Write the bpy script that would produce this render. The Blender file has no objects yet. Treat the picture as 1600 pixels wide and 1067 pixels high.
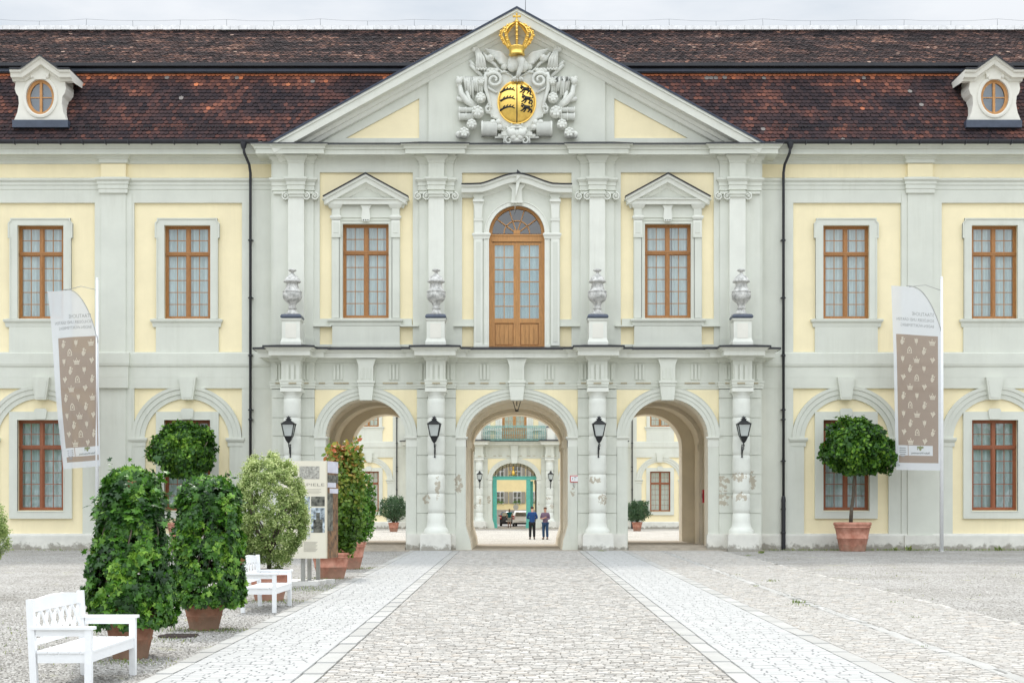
import bpy, bmesh, math, random
import numpy as np
from mathutils import Vector, Matrix, noise as mnoise
from mathutils.geometry import tessellate_polygon
random.seed(7); RNG = np.random.default_rng(7)
PI = math.pi
C = bpy.context.scene.collection
sc = bpy.context.scene
# ---------------------------------------------------------------- camera, sky, sun, exposure
F = 2170.0; CY = -55.0; CZ = 1.5
cam = bpy.data.cameras.new('camera'); co = bpy.data.objects.new('camera', cam); C.objects.link(co)
co.location = (0, CY, CZ); co.rotation_euler = (PI/2, 0, 0)
cam.sensor_width = 36; cam.lens = F*36/1600; cam.shift_x = -7/1600; cam.shift_y = 266.5/1600
cam.clip_start = 0.5; cam.clip_end = 2000
sc.camera = co
SUN_EL = math.radians(56); SUN_AZ = math.radians(-8)      # behind the palace, a little to the left
w = bpy.data.worlds.new("World"); sc.world = w; w.use_nodes = True
nt = w.node_tree; nt.nodes.clear()
def nn(nt, t, **kw):
    n = nt.nodes.new(t)
    for k, v in kw.items():
        if k in ('ins',):
            for i, val in v.items(): n.inputs[i].default_value = val
        else: setattr(n, k, v)
    return n
sky = nn(nt, 'ShaderNodeTexSky', sky_type='NISHITA', sun_disc=False)
sky.sun_elevation = SUN_EL; sky.sun_rotation = SUN_AZ; sky.air_density = 1.0; sky.dust_density = 1.0
bgA = nn(nt, 'ShaderNodeBackground'); bgA.inputs[1].default_value = 0.06
nt.links.new(sky.outputs[0], bgA.inputs[0])
tc = nn(nt, 'ShaderNodeTexCoord'); mp = nn(nt, 'ShaderNodeMapping'); mp.inputs['Scale'].default_value = (1, 1, 3.2)
nt.links.new(tc.outputs['Generated'], mp.inputs[0])
ns = nn(nt, 'ShaderNodeTexNoise'); ns.inputs['Scale'].default_value = 3.2; ns.inputs['Detail'].default_value = 7; ns.inputs['Roughness'].default_value = .55
nt.links.new(mp.outputs[0], ns.inputs['Vector'])
rp = nn(nt, 'ShaderNodeValToRGB'); rp.color_ramp.elements[0].position = .36; rp.color_ramp.elements[0].color = (.66, .73, .80, 1)
rp.color_ramp.elements[1].position = .60; rp.color_ramp.elements[1].color = (.96, .98, 1.0, 1)
nt.links.new(ns.outputs[0], rp.inputs[0])
bgB = nn(nt, 'ShaderNodeBackground'); bgB.inputs[1].default_value = 0.86
nt.links.new(rp.outputs[0], bgB.inputs[0])
# overcast gradient: the cloud deck is brighter overhead than near the horizon
sxyz = nn(nt, 'ShaderNodeSeparateXYZ'); nt.links.new(tc.outputs['Generated'], sxyz.inputs[0])
mr = nn(nt, 'ShaderNodeMapRange'); mr.inputs['From Min'].default_value = 0.0; mr.inputs['From Max'].default_value = 1.0; mr.inputs['To Min'].default_value = .38; mr.inputs['To Max'].default_value = 1.95
# added factor brightens the unseen southern sky to fill the facade, dims the north
my = nn(nt, 'ShaderNodeMapRange'); my.inputs['From Min'].default_value = -1.0; my.inputs['From Max'].default_value = 1.0; my.inputs['To Min'].default_value = 1.45; my.inputs['To Max'].default_value = .70
nt.links.new(sxyz.outputs[1], my.inputs['Value']); mmul = nn(nt, 'ShaderNodeMath', operation='MULTIPLY')
nt.links.new(sxyz.outputs[2], mr.inputs['Value']); nt.links.new(mr.outputs[0], mmul.inputs[0]); nt.links.new(my.outputs[0], mmul.inputs[1]); nt.links.new(mmul.outputs[0], bgB.inputs[1])
mx = nn(nt, 'ShaderNodeMixShader'); mx.inputs[0].default_value = .86
nt.links.new(bgA.outputs[0], mx.inputs[1]); nt.links.new(bgB.outputs[0], mx.inputs[2])
wo = nn(nt, 'ShaderNodeOutputWorld'); nt.links.new(mx.outputs[0], wo.inputs[0])
sl = bpy.data.lights.new('sun', 'SUN'); so = bpy.data.objects.new('sun', sl); C.objects.link(so)
sl.energy = 1.5; sl.angle = math.radians(7); sl.color = (1, .95, .87)
_sd = Vector((math.sin(SUN_AZ)*math.cos(SUN_EL), math.cos(SUN_AZ)*math.cos(SUN_EL), math.sin(SUN_EL)))
so.rotation_euler = _sd.to_track_quat('Z', 'Y').to_euler(); so.location = (0, 40, 60)
sc.view_settings.view_transform = 'Standard'; sc.view_settings.look = 'None'
sc.view_settings.exposure = 0.65; sc.view_settings.gamma = 1

# ---------------------------------------------------------------- materials
MAT = {}
def fill_ramp(els, L):
    els[0].position = L[0][0]; els[0].color = (*L[0][1], 1); els[-1].position = L[-1][0]; els[-1].color = (*L[-1][1], 1)
    for pp, cc in L[1:-1]: e = els.new(pp); e.color = (*cc, 1)
def mat(name, col, rough=.7, var=.12, scale=2.0, bump=0.0, bscale=40, metal=0.0, spec=.5, col2=None, detail=4, stretch=None, trans=0, spots=None, spotcol=(.40, .34, .25), grime=None, rnd=None, streak=0):
    m = bpy.data.materials.new(name); m.use_nodes = True; t = m.node_tree
    p = t.nodes['Principled BSDF']
    p.inputs['Roughness'].default_value = rough; p.inputs['Metallic'].default_value = metal
    p.inputs['Specular IOR Level'].default_value = spec
    L = t.links.new
    tc = nn(t, 'ShaderNodeTexCoord'); src = tc.outputs['Object']
    if stretch:
        mp = nn(t, 'ShaderNodeMapping'); mp.inputs['Scale'].default_value = stretch; L(src, mp.inputs[0]); src = mp.outputs[0]
    c4 = lambda c: (c[0], c[1], c[2], 1)
    n1 = nn(t, 'ShaderNodeTexNoise'); n1.inputs['Scale'].default_value = scale; n1.inputs['Detail'].default_value = detail
    n1.inputs['Roughness'].default_value = .6; L(src, n1.inputs['Vector'])
    r = nn(t, 'ShaderNodeValToRGB'); r.color_ramp.elements[0].position = .32; r.color_ramp.elements[1].position = .68
    a = [x*(1-var) for x in col]; b = [min(1, x*(1+var)) for x in (col2 or col)]
    r.color_ramp.elements[0].color = c4(a); r.color_ramp.elements[1].color = c4(b)
    L(n1.outputs[0], r.inputs[0]); out = r.outputs[0]
    if rnd:      # ramp over a per-face random attribute: list of (pos, colour)
        at = nn(t, 'ShaderNodeAttribute', attribute_name='rnd')
        r2 = nn(t, 'ShaderNodeValToRGB'); els = r2.color_ramp.elements
        fill_ramp(els, rnd)
        L(at.outputs['Fac'], r2.inputs[0])
        mm = nn(t, 'ShaderNodeMix', data_type='RGBA', blend_type='MULTIPLY'); mm.inputs[0].default_value = 1
        L(r2.outputs[0], mm.inputs[6])
        g = nn(t, 'ShaderNodeValToRGB'); g.color_ramp.elements[0].position = .3; g.color_ramp.elements[1].position = .7
        g.color_ramp.elements[0].color = (1-var*2,)*3+(1,); g.color_ramp.elements[1].color = (1, 1, 1, 1)
        L(n1.outputs[0], g.inputs[0]); L(g.outputs[0], mm.inputs[7]); out = mm.outputs[2]
    def overlay(fac, c, cur):
        q = nn(t, 'ShaderNodeMix', data_type='RGBA'); L(fac, q.inputs[0]); L(cur, q.inputs[6]); q.inputs[7].default_value = c4(c); return q.outputs[2]
    def math_(op, a, b=None):
        q = nn(t, 'ShaderNodeMath', operation=op)
        for i, v in enumerate((a, b)):
            if v is None: continue
            if isinstance(v, (int, float)): q.inputs[i].default_value = v
            else: L(v, q.inputs[i])
        return q.outputs[0]
    if spots or grime:
        n3 = nn(t, 'ShaderNodeTexNoise'); n3.inputs['Scale'].default_value = 6.5; n3.inputs['Detail'].default_value = 5; n3.inputs['Roughness'].default_value = .65
        L(tc.outputs['Object'], n3.inputs['Vector'])
        sx = nn(t, 'ShaderNodeSeparateXYZ'); L(tc.outputs['Object'], sx.inputs[0])
    if spots:
        tot = None
        for (x, z, rx, rz) in spots:
            dx = math_('DIVIDE', math_('SUBTRACT', sx.outputs[0], x), rx); dz = math_('DIVIDE', math_('SUBTRACT', sx.outputs[2], z), rz)
            d = math_('SUBTRACT', 1.25, math_('ADD', math_('MULTIPLY', dx, dx), math_('MULTIPLY', dz, dz)))
            d = math_('MAXIMUM', d, 0)
            tot = d if tot is None else math_('MAXIMUM', tot, d)
        mk = math_('MULTIPLY', math_('SUBTRACT', math_('ADD', math_('MINIMUM', tot, .85), math_('MULTIPLY', math_('SUBTRACT', n3.outputs[0], .5), 3.4)), .70), 14)
        mk = nn(t, 'ShaderNodeClamp').inputs[0].node if False else mk
        cl = nn(t, 'ShaderNodeClamp'); L(mk, cl.inputs[0]); out = overlay(math_('MULTIPLY', cl.outputs[0], .78), spotcol, out)
    if grime:    # (top z, colour, strength): splash dirt with a ragged upper edge
        zt, gc, gs = grime
        g1 = math_('SUBTRACT', 1.0, math_('DIVIDE', sx.outputs[2], zt))
        n4 = nn(t, 'ShaderNodeTexNoise'); n4.inputs['Scale'].default_value = 3.1; n4.inputs['Detail'].default_value = 6; n4.inputs['Roughness'].default_value = .7
        L(tc.outputs['Object'], n4.inputs['Vector'])
        mk = math_('MULTIPLY', math_('SUBTRACT', math_('ADD', math_('MULTIPLY', g1, .45), n4.outputs[0]), .70), 7)
        cl = nn(t, 'ShaderNodeClamp'); L(mk, cl.inputs[0]); out = overlay(math_('MULTIPLY', cl.outputs[0], gs), gc, out)
    if streak:   # rain-washed vertical streaks, a property of the old paint
        mp2 = nn(t, 'ShaderNodeMapping'); mp2.inputs['Scale'].default_value = (3.2, 3.2, .22); L(tc.outputs['Object'], mp2.inputs[0])
        n5 = nn(t, 'ShaderNodeTexNoise'); n5.inputs['Scale'].default_value = 1.6; n5.inputs['Detail'].default_value = 8; n5.inputs['Roughness'].default_value = .7; L(mp2.outputs[0], n5.inputs['Vector'])
        r5 = nn(t, 'ShaderNodeValToRGB'); r5.color_ramp.elements[0].position = .36; r5.color_ramp.elements[0].color = (1-streak, 1-streak*1.05, 1-streak*1.25, 1); r5.color_ramp.elements[1].position = .56; r5.color_ramp.elements[1].color = (1, 1, 1, 1); L(n5.outputs[0], r5.inputs[0])
        q = nn(t, 'ShaderNodeMix', data_type='RGBA', blend_type='MULTIPLY'); n6 = nn(t, 'ShaderNodeTexNoise'); n6.inputs['Scale'].default_value = .45; n6.inputs['Detail'].default_value = 3; L(tc.outputs['Object'], n6.inputs['Vector']); r6 = nn(t, 'ShaderNodeValToRGB'); r6.color_ramp.elements[0].position = .42; r6.color_ramp.elements[1].position = .62; L(n6.outputs[0], r6.inputs[0]); L(r6.outputs[0], q.inputs[0]); L(out, q.inputs[6]); L(r5.outputs[0], q.inputs[7]); out = q.outputs[2]
    L(out, p.inputs['Base Color'])
    if bump:
        n2 = nn(t, 'ShaderNodeTexNoise'); n2.inputs['Scale'].default_value = bscale; n2.inputs['Detail'].default_value = 5; L(src, n2.inputs['Vector'])
        bp = nn(t, 'ShaderNodeBump'); bp.inputs['Strength'].default_value = bump; bp.inputs['Distance'].default_value = .02
        L(n2.outputs[0], bp.inputs['Height']); L(bp.outputs[0], p.inputs['Normal'])
    if trans:
        tr = nn(t, 'ShaderNodeBsdfTranslucent'); L(out, tr.inputs[0]); ms = nn(t, 'ShaderNodeMixShader'); ms.inputs[0].default_value = trans
        L(p.outputs[0], ms.inputs[1]); L(tr.outputs[0], ms.inputs[2]); L(ms.outputs[0], t.nodes['Material Output'].inputs[0])
    MAT[name] = m; m['out'] = 1
    return m
SPOTS = [(-2.28, .1+2.5, .22, .5), (-3.05, 2.45, .12, .5), (3.05, 2.75, .3, .2), (3.35, 2.0, .25, .25), (8.65, 2.85, .36, .22), (9.18, 2.75, .22, .45), (8.08, 2.6, .3, .5), (8.1, 2.0, .3, .35), (7.75, 3.1, .12, .3), (8.7, 2.1, .3, .22), (2.2, 2.3, .1, .2), (-3.5, 2.0, .2, .2)]
GRN = (.665, .68, .605); YEL = (.90, .795, .53)
mat('green_plaster', GRN, .85, .045, .8, .12, 60, streak=.055)
mat('yellow_plaster', YEL, .88, .04, .9, .12, 60, streak=.04)
mat('pale_plaster', (.75, .76, .69), .85, .04, 1.2, .1, 50, streak=.06)
mat('pier_plaster', (.66, .675, .60), .85, .05, 1.3, .15, 50, streak=.07, spots=SPOTS)
mat('column_plaster', (.73, .745, .68), .85, .05, 1.6, .15, 50, spots=SPOTS)
mat('plinth_stone', (.70, .69, .63), .9, .08, 2.0, .25, 40, grime=(.42, (.20, .18, .14), .75))
mat('beige_plaster', (.87, .80, .66), .88, .08, .7, .12, 50)
mat('tan_stone', (.42, .37, .30), .85, .15, 3, .2, 40)
mat('lead_black', (.022, .023, .028), .45, .2, 4)
mat('lead_blue', (.06, .075, .11), .4, .15, 4)
mat('iron_black', (.015, .016, .018), .4, .2, 8)
mat('window_wood', (.39, .18, .058), .45, .22, 6, stretch=(6, 6, 1), spec=.5)
mat('window_red_wood', (.30, .10, .042), .45, .2, 6, stretch=(6, 6, 1))
mat('door_wood', (.50, .25, .085), .45, .2, 5, stretch=(7, 7, .7))
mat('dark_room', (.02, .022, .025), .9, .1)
mat('mortar', (.62, .62, .60), .9, .15, 8, .3, 30)
mat('gold', (.95, .62, .16), .28, .12, 6, .15, 20, metal=1.0)
mat('relief_plaster', (.70, .71, .655), .85, .08, 4, .3, 25, spots=None)
mat('black_paint', (.012, .012, .014), .5, .1)
mat('urn_stone', (.62, .61, .58), .9, .3, 7, .4, 30, col2=(.70, .69, .66), grime=None)
mat('white_paint', (.86, .87, .88), .42, .03, 5, .05, 30)
mat('terracotta', (.47, .19, .125), .85, .18, 4, .2, 30, col2=(.52, .27, .20), grime=(.5, (.30, .22, .16), .5), spec=.2)
mat('old_terracotta', (.34, .155, .095), .85, .2, 4, .25, 30, col2=(.40, .21, .14), grime=(.45, (.22, .17, .12), .6), spec=.2)
mat('soil', (.06, .045, .03), .95, .3, 12, .6, 20)
mat('bark', (.12, .095, .07), .9, .3, 14, .6, 30, stretch=(1, 1, .3))
mat('concrete', (.52, .50, .46), .9, .12, 6, .3, 40)
mat('steel', (.42, .42, .40), .4, .08, 8, metal=.6)
mat('teal_paint', (.10, .44, .36), .5, .12, 4)
mat('verdigris', (.22, .40, .36), .6, .25, 6)
mat('red_paint', (.60, .03, .04), .45, .08)
mat('sign_white', (.80, .80, .80), .5, .03)
mat('rust_iron', (.07, .05, .045), .9, .4, 20, .6, 50)
mat('shutter_grey', (.30, .28, .24), .7, .1)
mat('house_yellow', (.80, .66, .36), .9, .06, 1.2)
mat('house_grey', (.40, .36, .31), .9, .08, 2)
mat('lantern_glass', (.82, .86, .84), .15, .05, 3, trans=.5)
def image_glass(name, tint, fac, rough=.02):
    m = bpy.data.materials.new(name); m.use_nodes = True; t = m.node_tree; t.nodes.clear()
    tr = nn(t, 'ShaderNodeBsdfTransparent'); tr.inputs[0].default_value = tint
    gl = nn(t, 'ShaderNodeBsdfGlossy'); gl.inputs['Roughness'].default_value = rough
    n = nn(t, 'ShaderNodeTexNoise'); n.inputs['Scale'].default_value = 2.2; tcc = nn(t, 'ShaderNodeTexCoord'); t.links.new(tcc.outputs['Object'], n.inputs['Vector'])
    b = nn(t, 'ShaderNodeBump'); b.inputs['Strength'].default_value = .10; b.inputs['Distance'].default_value = .03
    t.links.new(n.outputs[0], b.inputs['Height']); t.links.new(b.outputs[0], gl.inputs['Normal'])
    ms = nn(t, 'ShaderNodeMixShader'); ms.inputs[0].default_value = fac
    t.links.new(tr.outputs[0], ms.inputs[1]); t.links.new(gl.outputs[0], ms.inputs[2])
    o = nn(t, 'ShaderNodeOutputMaterial'); t.links.new(ms.outputs[0], o.inputs[0]); MAT[name] = m
image_glass('window_glass', (.84, .93, .95, 1), .19)
image_glass('car_glass', (.25, .28, .30, 1), .35)
mat('curtain', (.72, .765, .74), .9, .20, 2.0, stretch=(7, 7, .15), detail=5)  # vertical stripes paint the light and shade of folds into the cloth colour
for nm, trf in (('banner_white', .16), ('banner_brown', .10), ('banner_ink', .05)):
    col = {'banner_white': (.80, .82, .86), 'banner_brown': (.40, .31, .255), 'banner_ink': (.80, .74, .62)}[nm]
    m = mat(nm, col, .8, .02, 2, trans=.35); t = m.node_tree
    o = t.nodes['Material Output']; last = o.inputs[0].links[0].from_socket
    tp = nn(t, 'ShaderNodeBsdfTransparent'); ms = nn(t, 'ShaderNodeMixShader'); ms.inputs[0].default_value = trf
    t.links.new(last, ms.inputs[1]); t.links.new(tp.outputs[0], ms.inputs[2]); t.links.new(ms.outputs[0], o.inputs[0])
mat('grey_ink', (.32, .33, .34), .8, .02)
mat('shaded_tile_edge', (.012, .010, .011), .95, .2, 5); mat('dark_ink', (.05, .06, .06), .8, .02)  # roof tile edges: shade under each row painted as near-black colour

# ---------------------------------------------------------------- mesh helpers
def s_(Y): return F/(Y-CY)
def X_(px, Y=0): return (px-807)/s_(Y)
def Z_(py, Y=0): return CZ+(800-py)/s_(Y)
class MB:
    def __init__(s): s.v = []; s.f = []; s.m = []; s.sm = []; s.keys = []
    def k(s, m):
        if m not in s.keys: s.keys.append(m)
        return s.keys.index(m)
    def add(s, vs, fs, m, sm=False):
        o = len(s.v); i = s.k(m)
        s.v += [tuple(v) for v in vs]; s.f += [tuple(o+j for j in f) for f in fs]; s.m += [i]*len(fs); s.sm += [sm]*len(fs)
    def box(s, x0, x1, y0, y1, z0, z1, m):
        if x0 > x1: x0, x1 = x1, x0
        if y0 > y1: y0, y1 = y1, y0
        if z0 > z1: z0, z1 = z1, z0
        s.add([(x0, y0, z0), (x1, y0, z0), (x1, y1, z0), (x0, y1, z0), (x0, y0, z1), (x1, y0, z1), (x1, y1, z1), (x0, y1, z1)],
              [(0, 3, 2, 1), (4, 5, 6, 7), (0, 1, 5, 4), (1, 2, 6, 5), (2, 3, 7, 6), (3, 0, 4, 7)], m)
    def obox(s, o, a, b, c, m):   # box from a corner and three edge vectors
        o, a, b, c = map(Vector, (o, a, b, c))
        vs = [o, o+a, o+a+b, o+b, o+c, o+a+c, o+a+b+c, o+b+c]
        s.add(vs, [(0, 3, 2, 1), (4, 5, 6, 7), (0, 1, 5, 4), (1, 2, 6, 5), (2, 3, 7, 6), (3, 0, 4, 7)], m)
    def bar(s, p, q, wd, dp, m, up=(0, 0, 1)):
        p, q = Vector(p), Vector(q); d = (q-p); L = d.normalized(); u = Vector(up)
        sd = L.cross(u)
        if sd.length < 1e-4: sd = L.cross(Vector((0, 1, 0)))
        sd.normalize(); n = sd.cross(L).normalized()
        s.obox(p-sd*wd/2-n*dp/2, d, sd*wd, n*dp, m)
    def pbox(s, a, b, c, d, yf, yb, m):   # image-plane rectangle on plane yf, box back to yb
        s.box(X_(a, yf), X_(b, yf), yf, yb, Z_(c, yf), Z_(d, yf), m)
    def plate(s, loops, yf, yb, m, back=False, side=None):
        pts = [[Vector((x, z, 0)) for x, z in lp] for lp in loops]
        tris = tessellate_polygon(pts); flat = [p for lp in pts for p in lp]
        vs = [(p.x, yf, p.y) for p in flat]
        s.add(vs, [tuple(t) for t in tris], m)
        if back: s.add([(p.x, yb, p.y) for p in flat], [tuple(t) for t in tris], m)
        for lp in pts:
            n = len(lp); s.add([(p.x, yf, p.y) for p in lp]+[(p.x, yb, p.y) for p in lp], [(i, (i+1) % n, n+(i+1) % n, n+i) for i in range(n)], side or m)
    def sweepP(s, path, prof, m, close=False):   # plan path (x,y), profile (out,z); 'out' is to the right of travel = towards -Y when going +X
        P = [Vector(p) for p in path]; n = len(P); offs = []
        for i in range(n):
            a = (P[i]-P[i-1]) if (i > 0 or close) else None
            b = (P[(i+1) % n]-P[i]) if (i < n-1 or close) else None
            na = Vector((a.y, -a.x)).normalized() if a is not None else None
            nb = Vector((b.y, -b.x)).normalized() if b is not None else None
            if na is None: o = nb
            elif nb is None: o = na
            else:
                o = na+nb; o = o/max(.3, o.dot(na)) if o.length > 1e-6 else na
            offs.append(o)
        vs = []
        for p, o in zip(P, offs):
            for u, z in prof: vs.append((p.x+o.x*u, p.y+o.y*u, z))
        k = len(prof); fs = []
        for i in range(n if close else n-1):
            j = (i+1) % n
            for q in range(k-1): fs.append((i*k+q, j*k+q, j*k+q+1, i*k+q+1))
        if not close: fs += [tuple(range(k)), tuple(range((n-1)*k, n*k))]
        s.add(vs, fs, m)
    def sweepF(s, path, prof, Y, m, close=False, sm=False):  # facade-plane path (x,z), profile (n,out); n>0 is left of travel
        P = [Vector(p) for p in path]; n = len(P); vs = []
        for i in range(n):
            a = (P[i]-P[i-1]) if (i > 0 or close) else None
            b = (P[(i+1) % n]-P[i]) if (i < n-1 or close) else None
            na = Vector((-a.y, a.x)).normalized() if a is not None else None
            nb = Vector((-b.y, b.x)).normalized() if b is not None else None
            if na is None: o = nb
            elif nb is None: o = na
            else: o = na+nb; o = o/max(.3, o.dot(na))
            for u, t in prof: vs.append((P[i].x+o.x*u, Y-t, P[i].y+o.y*u))
        k = len(prof); fs = []
        for i in range(n if close else n-1):
            j = (i+1) % n
            for q in range(k-1): fs.append((i*k+q, j*k+q, j*k+q+1, i*k+q+1))
        if not close: fs += [tuple(range(k)), tuple(range((n-1)*k, n*k))]
        s.add(vs, fs, m, sm)
    def lathe(s, cx, cy, prof, m, n=24, sm=True, mod=None, cap=True):
        vs = []; k = len(prof)
        for i in range(n):
            a = 2*PI*i/n
            for (r, z) in prof:
                rr = r*(mod(a, z) if mod else 1)
                vs.append((cx+rr*math.cos(a), cy+rr*math.sin(a), z))
        fs = [(i*k+q, ((i+1) % n)*k+q, ((i+1) % n)*k+q+1, i*k+q+1) for i in range(n) for q in range(k-1)]
        s.add(vs, fs, m, sm)
        if cap:
            s.add([vs[i*k] for i in range(n)], [tuple(range(n))], m); s.add([vs[i*k+k-1] for i in range(n)], [tuple(range(n))], m)
    def tube(s, pts, r, m, n=8, sm=True):
        P = [Vector(p) for p in pts]; vs = []; N = len(P)
        R = r if isinstance(r, (list, tuple)) else [r]*N
        up = Vector((.13, .31, .94))
        for i in range(N):
            d = (P[min(i+1, N-1)]-P[max(i-1, 0)]).normalized()
            a = d.cross(up)
            if a.length < .05: a = d.cross(Vector((1, 0, 0)))
            a.normalize(); b = d.cross(a)
            for j in range(n):
                t = 2*PI*j/n; vs.append(P[i]+(a*math.cos(t)+b*math.sin(t))*R[i])
        fs = [(i*n+j, i*n+(j+1) % n, (i+1)*n+(j+1) % n, (i+1)*n+j) for i in range(N-1) for j in range(n)]
        fs += [tuple(range(n)), tuple(range((N-1)*n, N*n))]
        s.add(vs, fs, m, sm)
    def ball(s, c, r, m, n=10, k=7, rot=None):
        rx, ry, rz = r if isinstance(r, (tuple, list)) else (r, r, r); vs = []; c = Vector(c)
        for i in range(k+1):
            t = PI*i/k
            for j in range(n):
                a = 2*PI*j/n; p = Vector((rx*math.sin(t)*math.cos(a), ry*math.sin(t)*math.sin(a), rz*math.cos(t)))
                if rot: p = rot @ p
                vs.append(c+p)
        s.add(vs, [(i*n+j, i*n+(j+1) % n, (i+1)*n+(j+1) % n, (i+1)*n+j) for i in range(k) for j in range(n)], m, True)
    def build(s, name, parent=None, recalc=True, bevel=0):
        me = bpy.data.meshes.new(name); me.from_pydata(s.v, [], s.f)
        for kk in s.keys: me.materials.append(MAT[kk])
        me.polygons.foreach_set('material_index', s.m); me.polygons.foreach_set('use_smooth', s.sm)
        if recalc:
            b = bmesh.new(); b.from_mesh(me); bmesh.ops.remove_doubles(b, verts=b.verts, dist=1e-5) if not any(s.sm) and len(s.v) < 0 else None
            bmesh.ops.recalc_face_normals(b, faces=b.faces); b.to_mesh(me); b.free()
        me.update()
        o = bpy.data.objects.new(name, me); C.objects.link(o)
        if parent: o.parent = parent
        return o
def empty(name, loc=(0, 0, 0), rz=0):
    o = bpy.data.objects.new(name, None); C.objects.link(o); o.location = loc; o.rotation_euler.z = rz; o.empty_display_size = .3
    return o
def tag(o, label=None, cat=None, group=None, kind=None):
    if label: o['label'] = label
    if cat: o['category'] = cat
    if group: o['group'] = group
    if kind: o['kind'] = kind
    return o
def copy_tree(o, parent=None):
    c = o.copy(); C.objects.link(c)
    if parent: c.parent = parent
    for ch in [x for x in C.objects if x.parent is o]: copy_tree(ch, c)
    return c
def inst_mesh(name, tv, tf, pos, R, scl, rnd, matname, parent=None, smooth=False, fmat=None, mat2=None):
    """many copies of one small template joined into one mesh, each with its own random value"""
    tv = np.array(tv, float); N = len(pos); k = len(tv)
    scl = np.asarray(scl, float)
    S = scl[:, None, None] if scl.ndim == 1 else scl[:, None, :]
    V = np.einsum('nij,nkj->nki', R, tv[None]*S)+pos[:, None, :]
    V = V.reshape(-1, 3); sizes = [len(f) for f in tf]; loops = np.concatenate([np.array(f) for f in tf])
    LI = (loops[None]+(np.arange(N)*k)[:, None]).ravel()
    LT = np.tile(np.array(sizes), N); LS = np.concatenate([[0], np.cumsum(LT)[:-1]])
    me = bpy.data.meshes.new(name); me.vertices.add(len(V)); me.vertices.foreach_set('co', V.ravel().astype(np.float32))
    me.loops.add(len(LI)); me.loops.foreach_set('vertex_index', LI.astype(np.int32))
    me.polygons.add(len(LT)); me.polygons.foreach_set('loop_start', LS.astype(np.int32)); me.polygons.foreach_set('loop_total', LT.astype(np.int32))
    me.update(calc_edges=True)
    at = me.attributes.new('rnd', 'FLOAT', 'FACE'); at.data.foreach_set('value', np.repeat(np.asarray(rnd, np.float32), len(tf)))
    me.polygons.foreach_set('use_smooth', np.full(len(LT), smooth))
    me.materials.append(MAT[matname])
    if fmat is not None: me.materials.append(MAT[mat2]); me.polygons.foreach_set('material_index', np.tile(np.array(fmat, np.int32), N))
    me.validate()
    o = bpy.data.objects.new(name, me); C.objects.link(o)
    if parent: o.parent = parent
    return o
def rot_from(nrm, spin):
    """rotation matrices taking +Z to nrm with a spin about it"""
    n = nrm/np.linalg.norm(nrm, axis=1)[:, None]
    h = np.where(np.abs(n[:, 2:3]) < .9, np.array([[0, 0, 1.]]), np.array([[1., 0, 0]]))
    a = np.cross(h, n); a /= np.linalg.norm(a, axis=1)[:, None]; b = np.cross(n, a)
    c, s = np.cos(spin)[:, None], np.sin(spin)[:, None]
    x = a*c+b*s; y = -a*s+b*c
    return np.stack([x, y, n], axis=2)
def arc(cx, cz, rx, rz, a0, a1, n):
    return [(cx+rx*math.cos(a0+(a1-a0)*i/n), cz+rz*math.sin(a0+(a1-a0)*i/n)) for i in range(n+1)]
def R4(a, b, c, d, Y):   # pixel rectangle -> loop
    return [(X_(a, Y), Z_(d, Y)), (X_(b, Y), Z_(d, Y)), (X_(b, Y), Z_(c, Y)), (X_(a, Y), Z_(c, Y))]
def PL(pts, Y): return [(X_(a, Y), Z_(b, Y)) for a, b in pts]
def mx_(p): return 1615-p
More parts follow.
